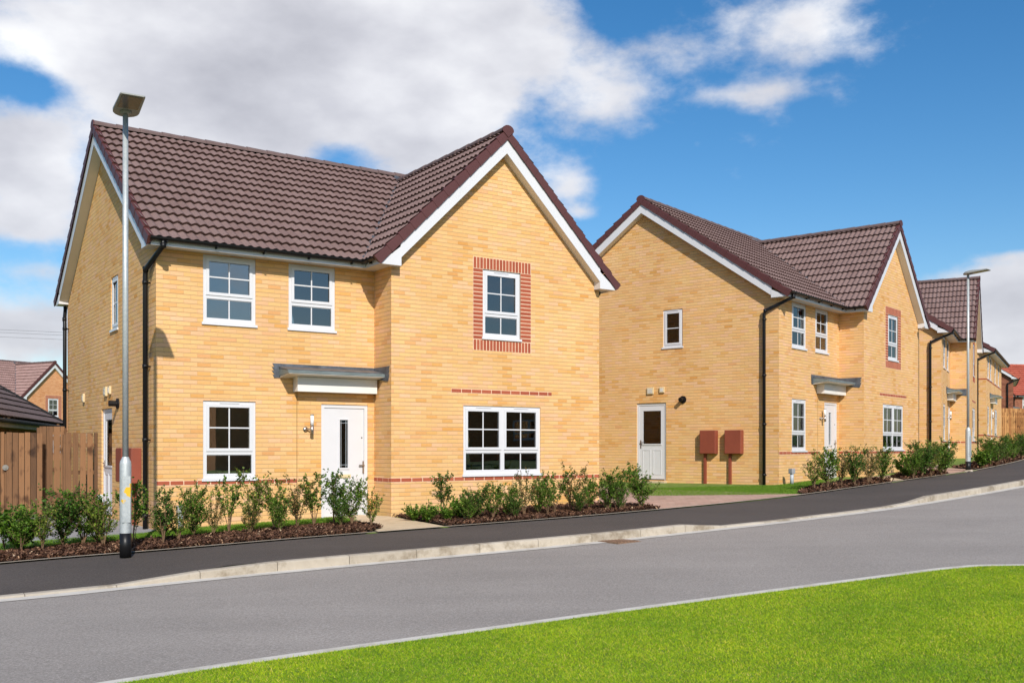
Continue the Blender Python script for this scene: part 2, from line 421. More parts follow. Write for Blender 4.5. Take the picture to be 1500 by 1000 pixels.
# kerb stones with joints
mb = MB(); d = np.r_[0, np.cumsum(np.linalg.norm(np.diff(KC, axis=0), axis=1))]; L = d[-1]
def at(t): return np.array([np.interp(t, d, KC[:, 0]), np.interp(t, d, KC[:, 1])])
t = 0.0
while t + .915 < L:
    a, b = at(t+.004), at(t+.911); T = (b-a)/np.linalg.norm(b-a); Nn = np.array([-T[1], T[0]])
    ua, ub = float(upstand(a[0])), float(upstand(b[0])); q = []
    for P, u in ((a, ua), (b, ub)):
        hz = Hf(*P)
        c0, c1, c2, c3 = P, P+Nn*.014, P+Nn*.028, P+Nn*.125
        q.append([(*c0, hz-.2), (*c0, hz-.1+u-.016), (*c1, hz-.1+u-.004), (*c2, hz-.1+u), (*c3, hz-.1+u+.001), (*c3, hz-.2)])
    i = len(mb.v); mb.v += q[0]+q[1]
    for k_ in range(6):
        k2 = (k_+1) % 6; mb.f.append((i+k2, i+k_, i+6+k_, i+6+k2)); mb.uv += [(0, 0)]*4
    mb.f.append(tuple(range(i, i+6))); mb.f.append(tuple(range(i+11, i+5, -1))); mb.uv += [(0, 0)]*12
    t += .915
tag(mb.build('kerb', M['kerb']), kind='structure')
# thin concrete edging behind the footpath
sel = (E1r[:, 0] > -30) & (E1r[:, 0] < 40); EE = resample(E1r[sel], 900)
strip('footpath_edging', offset(EE, -.012), offset(EE, .05), .022, .022, M['edge'])
# gully grate
def rot_box(name, x, y, z, w, l, h, ang, mat, **k):
    m_ = MB(); m_.box(-w/2, w/2, -l/2, l/2, 0, h); o = m_.build(name, mat); o.location = (x, y, z); o.rotation_euler = (0, 0, ang); return o
dr = empty('road_drain', (1.56, 14.22, Hf(1.56, 14.22)-.098), .62, 'rust brown road drain grate set in the road beside the kerb', 'drain')
m_ = MB(); m_.box(-.25, .25, -.22, .22, -.03, .004); m_.build('drain_frame', plain('drain_iron', (.20, .12, .07), .8, .3, 20), dr)
m_ = MB()
for i in range(7): m_.box(-.21+i*.062, -.18+i*.062, -.18, .18, .004, .012)
m_.build('grate', plain('rusty_bars', (.26, .15, .09), .85, .3, 20), dr)
for p_ in [x for x in C.objects if x.name in ('drain_frame', 'grate')]: pass

# foreground lawn
LE = spline([(-22, -6.5), (-12, .55), (-6, 4.45), (-2.67, 6.69), (-2.06, 7.10), (-1.4, 7.50), (-.28, 8.14), (.91, 8.82), (2.32, 9.60), (3.8, 10.40), (4.7, 10.88), (5.12, 11.04), (5.7, 11.02), (8, 10.6), (13, 9.0), (22, 4.5)], .25)
LEr = resample(LE, 500)
strip('lawn_edging', offset(LEr, .045), offset(LEr, -.09), -.086, -.086, M['channel'])
strip('lawn', offset(LEr, -.085), np.c_[LEr[:, 0]*1.15+2, np.full(500, -14.)], -.085, -.085, M['soilgrass'], 10)
def blades(name, pts, hmin, hmax, w, mat, label, zoff, lean=.6):
    n = len(pts); x, y = pts[:, 0], pts[:, 1]; z = H(x, y)+zoff
    a = rng.random(n)*2*np.pi; h = hmin+(hmax-hmin)*rng.random(n)**1.3; ln = h*lean*(.5+rng.random(n)); b = rng.random(n)*2*np.pi
    dx, dy = np.cos(a)*w/2, np.sin(a)*w/2
    V = np.empty((n, 3, 3)); V[:, 0] = np.c_[x-dx, y-dy, z]; V[:, 1] = np.c_[x+dx, y+dy, z]
    V[:, 2] = np.c_[x+np.cos(b)*ln, y+np.sin(b)*ln, z+h]
    o = fast_mesh(name, V.reshape(-1, 3), np.arange(n*3).reshape(-1, 3), 3, mat)
    return tag(o, label, kind='stuff', cat='grass')
def edge_y(x): return np.interp(x, LEr[:, 0], LEr[:, 1])
def lawn_pts(n):
    y = 5.2+6.2*rng.random(n*4)**.9; x = -4+17*rng.random(n*4)
    ok = (y < edge_y(x)-.10) & (np.abs(x) < .545*y+.4) & (rng.random(n*4) < (7.2/y)**1.1)
    return np.c_[x, y][ok][:n]
P_ = lawn_pts(640000)
dens = np.sin(P_[:, 0]*1.7+P_[:, 1]*.9)+np.sin(P_[:, 0]*.6-P_[:, 1]*2.3)
blades('lawn_grass', P_, .008, .022, .0042, M['blade'], 'bright green mown lawn in the foreground', -.087, 1.0)
# blades that lean over the edging
ex = np.repeat(LEr[(LEr[:, 0] > -4) & (LEr[:, 0] < 12)], 60, axis=0); ex = ex + rng.normal(0, .04, ex.shape)
ex = ex[(ex[:, 1] < edge_y(ex[:, 0])-.055-.05*rng.random(len(ex)))]
blades('lawn_edge_grass', ex, .01, .03, .005, M['blade'], 'ragged grass fringe leaning over the lawn edging', -.09)

# ------------------------------------------------------------------ front gardens
def band(name, back, front, mat, z=.006, m=1, rough=0, n=90, kind='structure', label=None):
    A, B = resample(np.array(back, float), n), resample(np.array(front, float), n)
    return strip(name, A, B, z, z, mat, m, label, rough, kind)
def e1seg(x0, x1, w=.05):
    s = E1r[(E1r[:, 0] >= x0) & (E1r[:, 0] <= x1)]; s = resample(s, 60) if len(s) > 1 else s
    return offset(s, w)
def in_poly(x, y, P):
    c = np.zeros(len(x), bool); n = len(P)
    for i in range(n):
        x1, y1 = P[i]; x2, y2 = P[(i+1) % n]
        if y1 == y2: continue
        k = ((y1 > y) != (y2 > y)) & (x < (x2-x1)*(y-y1)/(y2-y1)+x1); c ^= k
    return c
def rand_in(P, n):
    P = np.array(P); lo, hi = P.min(0), P.max(0); out = []
    tot = 0
    while tot < n:
        q = lo+(hi-lo)*rng.random((n*2, 2)); q = q[in_poly(q[:, 0], q[:, 1], P)]; out.append(q); tot += len(q)
    return np.concatenate(out)[:n]
def chips(name, P, n, size, label):
    q = rand_in(P, n); x, y = q[:, 0], q[:, 1]; z = H(x, y)+.02+.05*rng.random(n)
    a = rng.random(n)*2*np.pi; tl = rng.normal(0, .45, (n, 2)); l = size*(.5+rng.random(n)); w = l*(.3+.3*rng.random(n))
    u = np.c_[np.cos(a), np.sin(a), tl[:, 0]]*l[:, None]/2; v = np.c_[-np.sin(a), np.cos(a), tl[:, 1]]*w[:, None]/2
    c = np.c_[x, y, z]; V = np.stack([c-u-v, c+u-v*.6, c+u*.8+v, c-u*.9+v*.8], 1)
    o = fast_mesh(name, V.reshape(-1, 3), np.arange(n*4).reshape(-1, 4), 4, M['chip'])
    return tag(o, label, kind='stuff', cat='bark mulch')
def bed(back, x0, x1, n, size, label):
    f = e1seg(x0, x1); back = np.array(back, float)
    band('mulch_bed', back, f, M['mulch'], .012, 5, .035)
    chips('bark_mulch', np.concatenate([f, back[::-1]]), n, size, label)
BB1 = [(-10.0, 10.4), (-8.0, 12.5), (-6.95, 13.45), (-6.27, 14.02), (-5.36, 14.68), (-4.4, 15.35), (-3.5, 16.1), (-2.95, 16.5), (-2.5, 16.45), (-2.2, 16.1), (-2.05, 15.75)]
bed(BB1, -9.6, -2.0, 44000, .042, 'bark mulch under the shrubs in the near front garden left of the slab path')
BB2 = [(-2.14, 17.75), (-1.0, 18.4), (.3, 19.1), (1.5, 19.55), (2.3, 19.3), (2.62, 18.7), (2.72, 18.2)]
f2 = e1seg(-1.02, 2.68)
band('mulch_bed', BB2, f2, M['mulch'], .012, 5, .035)
chips('bark_mulch', np.concatenate([f2, np.array(BB2)[::-1]]), 26000, .042, 'bark mulch under the shrubs before the near front gable')
bed([(6.15, 21.35), (6.9, 23.0), (8.0, 24.6), (9.4, 26.1), (9.75, 25.6), (9.55, 24.8)], 6.2, 9.5, 6000, .07, 'bark mulch below the shrubs before the second house door')
bed([(10.1, 26.4), (11.0, 28.2), (12.0, 29.3), (12.35, 28.6), (12.2, 27.75)], 9.95, 12.15, 4000, .07, 'bark mulch below the shrubs before the second house gable')
bed([(13.7, 30.9), (15.4, 33.3), (18.0, 37.5), (20.5, 41.5)], 13.9, 21, 5000, .09, 'bark mulch below the distant shrubs at the right')
W1 = [(-5.87, 16.34), (-4.2, 17.46), (-2.58, 18.55)]
L1 = BB1[1:-2]; LB = [(-8.85, 13.65), (-7.75, 14.65), (-7.2, 15.0), (-6.6, 15.45), (-5.90, 15.85), (-5.35, 16.60), (-4.2, 17.40), (-3.0, 18.2), (-2.9, 18.1)]
def turf(poly_a, poly_b, n, label, hh=(.02, .045)):
    band('turf', poly_a, poly_b, M['soilgrass'], .004, 1, 0)
    P = np.concatenate([np.array(poly_a, float), np.array(poly_b, float)[::-1]])
    blades('garden_grass', rand_in(P, n), hh[0], hh[1], .007, M['blade2'], label, .004)
turf(LB, L1, 60000, 'green grass strip between near house wall and mulch bed')
turf([(2.9, 24.3), (4.6, 24.3), (6.4, 24.25), (7.0, 24.9), (8.2, 26.3)], [(2.7, 21.75), (4.0, 21.45), (5.2, 21.25), (6.25, 21.15), (7.6, 23.9)], 60000, 'green grass strip along the side wall of the second house')
# slab path, driveway, left drive
band('slab_path', [(-3.45, 18.05), (-2.9, 18.42), (-2.25, 17.95), (-1.7, 17.0), (-1.08, 15.84)], [(-3.35, 17.95), (-2.85, 17.6), (-2.62, 16.6), (-2.35, 16.0), (-2.06, 15.27)], M['slab'], .02)
band('driveway', [(1.3, 19.95), (1.2, 22.0), (-.2, 26), (-3.0, 31)], [(2.68, 18.2), (6.28, 21.2), (3.0, 24.2), (-.4, 30)], M['paving'], .014, 4)
band('driveway_apron', [(2.6, 18.6), (2.7, 19.5), (2.6, 21.6)], [(2.72, 18.2), (4.2, 19.35), (6.2, 21.12)], M['paving'], .018, 4)
band('slab_path', [(9.62, 25.0), (9.8, 25.8), (9.7, 27.0)], [(9.98, 25.25), (10.1, 26.2), (10.5, 27.5)], M['slab'], .02)
band('driveway', [(12.3, 27.8), (12.4, 28.8), (11.5, 31), (9, 35)], [(13.8, 29.6), (13.6, 31), (14.6, 34.6), (12, 38)], M['paving'], .014, 4)
band('gravel_drive', [(-8.4, 12.7), (-8.6, 14.5), (-11.5, 17.5), (-14, 22)], [(-6.3, 15.2), (-5.9, 15.9), (-5.9, 16.5), (-8.6, 20.2)], M['gravel'], .010, 4)
band('driveway', [(-12, 9.2), (-10, 13.5), (-14, 19), (-17, 24)], [(-8.6, 12.3), (-7.7, 14.35), (-9.3, 16.6), (-12, 20)], M['paving'], .016, 4)

# ------------------------------------------------------------------ houses
BZ = .85     # height of the red brick band above the house's base
DX, A_, B_, PJ, DD = 0, 3.966, 8.80, .697, 7.80
RY, RZ, SM = 3.90, 6.90, .69          # main ridge y, z, slope
GC, GZ, SG = 6.36, 6.69, .982         # cross gable ridge x, z, slope
def zm(y): return RZ - SM*abs(y-RY)
def zr(x): return GZ - SG*abs(x-GC)
EV, OV = .38, .20                     # eave overhang (tile edge), verge overhang

def clip_poly(P, a, b, c):
    """keep a*u+b*z<=c"""
    out = []
    for i in range(len(P)):
        p, q = P[i], P[(i+1) % len(P)]; dp, dq = a*p[0]+b*p[1]-c, a*q[0]+b*q[1]-c
        if dp <= 0: out.append(p)
        if (dp < 0 < dq) or (dq < 0 < dp):
            t = dp/(dp-dq); out.append((p[0]+(q[0]-p[0])*t, p[1]+(q[1]-p[1])*t))
    return out
def wall_face(mb, o, u, L, z0, z1, openings=(), gable=None, depth=.09, uoff=0):
    """o corner, u unit direction along the wall seen from outside left to right; outward normal = u x up"""
    o = Vector((o[0], o[1], 0)); u = Vector((u[0], u[1], 0)); nrm = u.cross(Vector((0, 0, 1)))
    xs = sorted({0, L, *[q for op in openings for q in op[:2]]}); zs = sorted({z0, z1, *[q for op in openings for q in op[2:4]]})
    P3 = lambda p, d=0: tuple(o+u*p[0]+Vector((0, 0, p[1])) - nrm*d)
    for a, b in zip(xs, xs[1:]):
        for c, d in zip(zs, zs[1:]):
            if any(op[0]-1e-6 <= a and b <= op[1]+1e-6 and op[2]-1e-6 <= c and d <= op[3]+1e-6 for op in openings): continue
            P = [(a, c), (b, c), (b, d), (a, d)]
            if gable:
                gc, gz, sl = gable
                P = clip_poly(P, sl, 1, gz+sl*gc); P = clip_poly(P, -sl, 1, gz-sl*gc)
            if len(P) >= 3: mb.poly([P3(p) for p in P], [(p[0]+uoff, p[1]) for p in P])
    for a, b, c, d in [op[:4] for op in openings]:
        for p, q in (((a, c), (a, d)), ((a, d), (b, d)), ((b, d), (b, c)), ((b, c), (a, c))):
            uvs = [(p[0], p[1]), (q[0], q[1]), (q[0]+(depth if p[0] == q[0] else 0), q[1]+(depth if p[1] == q[1] else 0)), (p[0]+(depth if p[0] == q[0] else 0), p[1]+(depth if p[1] == q[1] else 0))]
            mb.poly([P3(p), P3(q), P3(q, depth), P3(p, depth)], uvs)

def frame_fn(o, u):
    o = Vector((o[0], o[1], 0)); u = Vector((u[0], u[1], 0)); n = u.cross(Vector((0, 0, 1)))
    def B3(mb, a, b, c, d, f0, f1):
        """box spanning u a..b, z c..d, outward f0..f1"""
        mb.obox(o+u*a+Vector((0, 0, c))+n*f0, u*(b-a), n*(f1-f0), Vector((0, 0, d-c)))
    return B3
def window(par, o, u, a, b, c, d, lights=1, simple=False, trans=.44, side=False):
    """frame > pane, sash, glazing_bar, sill, vent ; c..d includes the sill"""
    B = frame_fn(o, u); back = -.065
    mb = MB(BZ); f = .068; c1 = c+.045
    t = c1+trans if not side else None
    B(mb, a, b, c1, c1+f, back, -.022); B(mb, a, b, d-f, d, back, -.022)
    B(mb, a, a+f, c1+f, d-f, back, -.022); B(mb, b-f, b, c1+f, d-f, back, -.022)
    cols = [(a+f, b-f)]
    if lights == 2:
        m = (a+b)/2; B(mb, m-.045, m+.045, c1+f, d-f, back, -.022); cols = [(a+f, m-.045), (m+.045, b-f)]
    zl = []
    if t:
        for x0, x1 in cols: B(mb, x0, x1, t-.035, t+.035, back, -.023)
        lo, hi = (c1+f, t-.035), (t+.035, d-f)
    else: lo, hi = None, (c1+f, d-f)
    W = mb.build('window', M['upvc'], par)
    # lining boards inside the opening
    mb = MB(BZ)
    B(mb, a+.005, a+.02, c1, d-.005, -.26, back); B(mb, b-.02, b-.005, c1, d-.005, -.26, back)
    B(mb, a+.02, b-.02, c1, c1+.02, -.26, back); B(mb, a+.02, b-.02, d-.025, d-.005, -.26, back)
    mb.build('reveal_lining', M['soffit'], W)
    # opening sashes stand proud
    mb = MB(BZ); gl = MB(BZ); bars = MB(BZ); s = .052
    for x0, x1 in cols:
        z0, z1 = hi; x0 -= .012; x1 += .012; z0 -= .012; z1 += .012
        B(mb, x0, x1, z0, z0+s, -.03, -.008); B(mb, x0, x1, z1-s, z1, -.03, -.008)
        B(mb, x0, x0+s, z0+s, z1-s, -.03, -.008); B(mb, x1-s, x1, z0+s, z1-s, -.03, -.008)
        gz0, gz1, gx0, gx1 = z0+s, z1-s, x0+s, x1-s
        B(gl, gx0, gx1, gz0, gz1, -.045, -.039)
        xm, zmid = (gx0+gx1)/2, (gz0+gz1)/2; w = .011
        if not side: B(bars, xm-w, xm+w, gz0, gz1, -.038, -.030)
        B(bars, gx0, gx1, zmid-w, zmid+w, -.0375, -.0305)
        if lo:
            B(gl, x0+.012, x1-.012, lo[0], lo[1], -.052, -.046)
            B(bars, xm-w, xm+w, lo[0], lo[1], -.045, -.037)
            q = .012
            B(bars, x0+.012, x1-.012, lo[0], lo[0]+q, -.045, -.036); B(bars, x0+.012, x1-.012, lo[1]-q, lo[1], -.045, -.036)
    mb.build('sash', M['upvc'], W); gl.build('pane', M['glass'], W); bars.build('glazing_bar', M['upvc'], W)
    mb = MB(BZ)
    B(mb, a-.025, b+.025, c, c+.012, -.06, .028); B(mb, a-.025, b+.025, c+.012, c1, -.06, .022)
    mb.build('sill', M['upvc'], W)
    for x0, x1 in cols:
        mb = MB(BZ); m = (x0+x1)/2; B(mb, m-.17, m+.17, d-.042, d-.022, -.022, -.010); mb.build('vent', M['upvc'], W)
    return W

def roll(t, pitch=.15):
    k = (t/pitch) % 1.0
    return .032*(0.5+0.5*math.cos(2*math.pi*k))**.8
def tile_slope(mb, P0, U, S, L, SL, course=.345, pitch=.15, n=6):
    P0, U, S = Vector(P0), Vector(U), Vector(S); Nn = U.cross(S).normalized()
    if Nn.z < 0: Nn = -Nn
    m = int(L/(pitch/n)); k = 0
    flip = U.cross(S).z < 0
    while k*course < SL-.02:
        s0 = k*course; s1 = min(SL, s0+course+.012)
        i0 = len(mb.v)
        for s, base, hs in ((s0+.042, -.008, .55), (s0, .052, 1), (s1, .004, 1)):
            for i in range(m+1):
                t = min(L, i*pitch/n); mb.v.append(tuple(P0+U*t+S*s+Nn*(base+roll(t)*hs)))
        w = m+1; jx = random.random()*.0
        for r in (0, 1):
            for i in range(m):
                q = (i0+r*w+i, i0+r*w+i+1, i0+(r+1)*w+i+1, i0+(r+1)*w+i)
                ua, ub = i*pitch/n/.30+.002+k*.5, (i+1)*pitch/n/.30-.002+k*.5
                uvq = [(ua, k+.3), (ub, k+.3), (ub, k+.7), (ua, k+.7)]
                if flip: q = q[::-1]; uvq = uvq[::-1]
                mb.f.append(q); mb.uv += uvq
        k += 1
def bisect(o, co, no):
    bm = bmesh.new(); bm.from_mesh(o.data)
    bmesh.ops.bisect_plane(bm, geom=bm.verts[:]+bm.edges[:]+bm.faces[:], plane_co=co, plane_no=no, clear_outer=True)
    bm.to_mesh(o.data); bm.free()
def verge(mb, P0, S, out, L, course=.345):
    """capped units up a verge; P0 lower end on roof plane above gable wall line, out = outward unit"""
    P0, S, out = Vector(P0), Vector(S), Vector(out); Nn = out.cross(S).normalized()
    if Nn.z < 0: Nn = -Nn
    k = 0; n = int(L/course+.6); cs = L/n
    for k in range(n):
        a = P0+S*(k*cs-.01); 
        lo, hi = .062, .038
        c = [a-out*.06-Nn*.0+Nn*(-.02), a+out*.035+Nn*(-.115), a+out*.035+Nn*(lo-.012), a+out*.02+Nn*lo, a-out*.06+Nn*lo]
        b0 = P0+S*((k+1)*cs+.012)
        e = [b0-out*.06+Nn*(-.02), b0+out*.029+Nn*(-.108), b0+out*.029+Nn*(hi-.012), b0+out*.015+Nn*hi, b0-out*.06+Nn*hi]
        i = len(mb.v); mb.v += [tuple(x) for x in c+e]
        for j in range(5):
            j2 = (j+1) % 5; mb.f.append((i+j, i+j2, i+5+j2, i+5+j)); mb.uv += [(0, 0)]*4
        mb.f.append(tuple(range(i+4, i-1, -1))); mb.f.append(tuple(range(i+5, i+10))); mb.uv += [(0, 0)]*10
def fixn(o):
    bm = bmesh.new(); bm.from_mesh(o.data); bmesh.ops.recalc_face_normals(bm, faces=bm.faces[:]); bm.to_mesh(o.data); bm.free()
def ridge(mb, a, b, seg=.45):
    a, b = Vector(a), Vector(b); L = (b-a).length; d = (b-a)/L; n = max(1, round(L/seg)); side = d.cross(Vector((0, 0, 1))); up = Vector((0, 0, 1))
    for k in range(n):
        p, q = a+d*(L*k/n-.006), a+d*(L*(k+1)/n+.012); i = len(mb.v)
        for P, r in ((p, .124), (q, .108)):
            for j in range(9):
                t = -.15+ (math.pi+.3)*j/8; mb.v.append(tuple(P+side*math.cos(t)*r+up*(math.sin(t)*r*.78-.038)))
        for j in range(8): mb.f.append((i+j, i+j+1, i+9+j+1, i+9+j)); mb.uv += [(0, 0)]*4
        mb.f.append(tuple(range(i+8, i-1, -1))); mb.f.append(tuple(range(i+9, i+18))); mb.uv += [(0, 0)]*18

def build_house(name, loc, rz, label, group, wall='buff', roof='tile', project=True, Lm=None, detail=True, redband=True):
    """whole house in its own coordinates: x along the front, y to the back"""
    W = B_ if Lm is None else Lm
    h = empty(name, loc, rz, label, 'house', group)
    zb, zt = -2.2, 3.98
    gz_m, gz_c = (RY, RZ-.13, SM), (GC, GZ-.13, SG)
    # openings
    fo = [(.772, 1.689, .02, 1.389), (.772, 1.689, 2.675, 3.865), (2.289, 3.179, 2.675, 3.865), (2.908, 3.835, -.72, 1.380)]
    so = [(DD-4.167, DD-3.235, -.75, 1.352), (DD-3.333, DD-2.730, 2.80, 3.851)]      # side wall runs from the back to the front
    go = [(5.493-A_, 7.298-A_, .038, 1.395), (5.93-A_, 6.806-A_, 2.675, 4.024)]
    if not project:
        fo = fo + [(5.2, 7.0, .02, 1.389), (5.2, 6.1, 2.675, 3.865), (7.6, 8.5, 2.675, 3.865)]
    mb = MB(BZ)
    wall_face(mb, (0, 0), (1, 0), A_ if project else W, zb, zt, fo)
    wall_face(mb, (0, DD), (0, -1), DD, zb, 7.2, so, (DD-RY, RZ-.13, SM), uoff=.112)
    if project:
        wall_face(mb, (A_, 0), (0, -1), PJ, zb, zt, uoff=.03)
        wall_face(mb, (A_, -PJ), (1, 0), W-A_, zb, 7.2, go, (GC-A_, GZ-.13, SG), uoff=.06)
        wall_face(mb, (W, -PJ), (0, 1), PJ, zb, zt)
    wall_face(mb, (W, 0), (0, 1), DD, zb, 7.2, (), (RY, RZ-.13, SM))
    wall_face(mb, (W, DD), (-1, 0), W, zb, zt)
    mb.build('wall', M[wall], h)
    # rooms behind the windows
    mb = MB(BZ); e = .27
    def room(x0, x1, y0, y1, z0, z1):
        P = [(x0, y0), (x1, y0), (x1, y1), (x0, y1)]
        mb.poly([(*p, z0+.01) for p in P]); mb.poly([(*p, z1) for p in P[::-1]])
    # inner leaf, with the same openings
    wall_face(mb, (e, e), (1, 0), (A_ if project else W)-e*(0 if project else 2), zb, 3.95, [(a-e, b-e, c, d) for a, b, c, d in fo], depth=.0)
    wall_face(mb, (e, DD-e), (0, -1), DD-2*e, zb, 3.95, [(a-e, b-e, c, d) for a, b, c, d in so], depth=.0)
    if project:
        wall_face(mb, (A_+e, -PJ+e), (1, 0), W-A_-2*e, zb, 3.95, [(a-e, b-e, c, min(d, 3.94)) for a, b, c, d in go], depth=.0)
        wall_face(mb, (A_+e, e), (0, -1), PJ, zb, 3.95)
    wall_face(mb, (W-e, e-(PJ if project else 0)), (0, 1), DD-2*e+(PJ if project else 0), zb, 3.95)
    wall_face(mb, (W-e, DD-e), (-1, 0), W-2*e, zb, 3.95)
    for za, zb_ in ((-.75, 1.62), (1.88, 3.96)):
        room(e, W-e, e, DD-e, za, zb_)
        if project: room(A_+e, W-e, -PJ+e, e, za, zb_)
    mb.poly([(A_ + .6, .4, -.7), (A_ + .6, DD-.4, -.7), (A_ + .6, DD-.4, 3.9), (A_ + .6, .4, 3.9)])
    mb.poly([(.3, 4.6, -.7), (W-.4, 4.6, -.7), (W-.4, 4.6, 3.9), (.3, 4.6, 3.9)])
    mb.build('interior', M['inner'], h)
    # windows and doors
    F, S_, G_ = ((0, 0), (1, 0)), ((0, DD), (0, -1)), ((A_, -PJ), (1, 0))
    for op in fo[:3]: window(h, *F, *op)
    if project:
        window(h, *G_, *go[0], lights=2); window(h, *G_, *go[1])
    else:
        window(h, *F, *fo[4], lights=2); window(h, *F, *fo[5]); window(h, *F, *fo[6])
    window(h, *S_, *so[1], side=True)
    # front door
    B = frame_fn(*F); a, b, c, d = fo[3]
    mb = MB(BZ); f = .065
    B(mb, a, a+f, c, d, -.085, -.02); B(mb, b-f, b, c, d, -.085, -.02); B(mb, a+f, b-f, d-f, d, -.085, -.02)
    D_ = mb.build('front_door', M['upvc'], h)
    mb = MB(BZ); x0, x1, z0, z1 = a+f+.004, b-f-.004, c+.03, d-f-.004
    gx0, gx1, gz0, gz1 = 3.285, 3.447, .22, 1.10
    B(mb, x0, gx0, z0, z1, -.075, -.036); B(mb, gx1, x1, z0, z1, -.075, -.036); B(mb, gx0, gx1, z0, gz0, -.075, -.036); B(mb, gx0, gx1, gz1, z1, -.075, -.036)
    B(mb, gx0-.025, gx1+.025, gz0-.03, gz0, -.036, -.024); B(mb, gx0-.025, gx1+.025, gz1, gz1+.02, -.036, -.027)
    B(mb, gx0-.022, gx0, gz0, gz1, -.036, -.027); B(mb, gx1, gx1+.022, gz0, gz1, -.036, -.027)
    mb.build('door_leaf', M['doorw'], D_)
    mb = MB(BZ); B(mb, gx0, gx1, gz0, gz1, -.062, -.056); mb.build('door_glass', M['glass'], D_)
    mb = MB(BZ)
    for x in (gx0+.03, gx1-.035): B(mb, x, x+.006, gz0, gz1, -.056, -.050)
    for z in (gz0+.05, gz1-.06): B(mb, gx0, gx1, z, z+.006, -.0555, -.0505)
    mb.build('leading', M['greypipe'], D_)
    mb = MB(BZ); B(mb, gx0, gx1, gz0, gz1, -.09, -.086); mb.build('glass_backing', M['inner'], D_)
    mb = MB(BZ); B(mb, 3.22, 3.50, .035, .10, -.036, -.022); B(mb, 3.235, 3.485, .05, .085, -.022, -.016); mb.build('letter_plate', M['cream'], D_)
    mb = MB(BZ); B(mb, 3.738, 3.768, .11, .34, -.036, -.022); B(mb, 3.655, 3.765, .255, .275, -.005, .012); B(mb, 3.744, 3.762, .255, .275, -.022, -.005)
    mb.build('handle', M['steel'], D_)
    mb = MB(BZ); B(mb, 3.715, 3.735, .765, .785, -.036, -.026); mb.build('lock', M['black'], D_)
    mb = MB(BZ); B(mb, a, b, c-.05, c+.03, -.09, .03); mb.build('threshold', M['greypipe'], D_)
    # side door, glazed over a panel
    B = frame_fn(*S_); a, b, c, d = so[0]
    mb = MB(BZ); B(mb, a, a+f, c, d, -.085, -.03); B(mb, b-f, b, c, d, -.085, -.03); B(mb, a+f, b-f, d-f, d, -.085, -.03)
    D_ = mb.build('side_door', M['upvc'], h)
    x0, x1, z0, z1 = a+f+.004, b-f-.004, c+.03, d-f-.004; gx0, gx1, gz0, gz1 = x0+.115, x1-.115, .24, 1.14
    mb = MB(BZ)
    B(mb, x0, gx0, z0, z1, -.08, -.042); B(mb, gx1, x1, z0, z1, -.08, -.042); B(mb, gx0, gx1, z0, gz0, -.08, -.042); B(mb, gx0, gx1, gz1, z1, -.08, -.042)
    for p0, p1 in ((x0+.1, (x0+x1)/2-.04), ((x0+x1)/2+.04, x1-.1)):
        B(mb, p0, p1, z0+.12, z0+.14, -.042, -.034); B(mb, p0, p1, .06, .08, -.042, -.034)
        B(mb, p0, p0+.02, z0+.14, .06, -.042, -.034); B(mb, p1-.02, p1, z0+.14, .06, -.042, -.034)
    B(mb, gx0-.03, gx1+.03, gz0-.035, gz0, -.042, -.025)
    mb.build('door_leaf', M['doorw'], D_)
    mb = MB(BZ); B(mb, gx0, gx1, gz0, gz1, -.066, -.06); mb.build('door_glass', M['glass'], D_)
    mb = MB(BZ); B(mb, x0+.03, x0+.06, .12, .34, -.042, -.03); B(mb, x0+.04, x0+.15, .27, .29, -.012, .005); B(mb, x0+.04, x0+.055, .27, .29, -.03, -.012)
    mb.build('handle', M['steel'], D_)
    mb = MB(BZ); B(mb, a-.03, b+.03, c-.35, c-.02, -.05, .16); B(mb, a-.05, b+.05, c-.6, c-.2, -.05, .42); mb.build('doorstep', M['slab'], D_)
    # red brick band at z 0, bricks laid end to end and standing 3 mm proud
    if redband:
        def bandrun(o, u, L, off=0.0, z0=-.0325, z1=.0325, x0=0.0, name='brick_band', skip=None):
            B = frame_fn(o, u); mb = MB(BZ); mo = MB(BZ); x = x0-off
            while x < L-.01:
                a_, b_ = max(x+.007, x0), min(x+.218, L)
                if b_-a_ > .02 and not (skip and a_ < skip[1] and b_ > skip[0]): B(mb, a_, b_, z0, z1, -.02, .004)
                x += .225
            B(mo, x0, L if not skip else skip[0], z0-.008, z1+.008, -.02, .002)
            b_ = mb.build(name, M['redunit'], h); mo.build('mortar_bed', M['mortar'], b_)
        bandrun(*F, 2.444 if project else W, .0)
        if project:
            bandrun((A_, 0), (0, -1), PJ, .09); bandrun(*G_, W-A_, .03)
            bandrun(*G_, 7.568-A_, 0, 1.635, 1.70, 5.225-A_)
            # soldier surround of the upper gable window
            B = frame_fn(*G_); mb = MB(BZ); mo = MB(BZ)
            X0, X1, Z0, Z1 = 5.714-A_, 7.056-A_, 2.464, 4.241; a, b, c, d = go[1]
            nn = 18; w = (X1-X0)/nn
            for k in range(nn):
                B(mb, X0+k*w+.008, X0+(k+1)*w-.008, d+.008, Z1, -.02, .004)
                B(mb, X0+k*w+.008, X0+(k+1)*w-.008, Z0, c-.014, -.02, .004)
            n2 = 18; hh = (d-c+.01)/n2
            for k in range(n2):
                for q0, q1 in ((X0, a-.004), (b+.004, X1)):
                    B(mb, q0, q1, c-.005+k*hh+.008, c-.005+(k+1)*hh-.008, -.02, .004)
            sr = mb.build('brick_surround', M['redunit'], h)
            B(mo, X0-.006, X1+.006, d, Z1+.006, -.02, .0015); B(mo, X0-.006, X1+.006, Z0-.006, c, -.02, .0015); B(mo, X0-.006, a, c, d, -.02, .0015); B(mo, b, X1+.006, c, d, -.02, .0015)
            mo.build('mortar_bed', M['mortar'], sr)
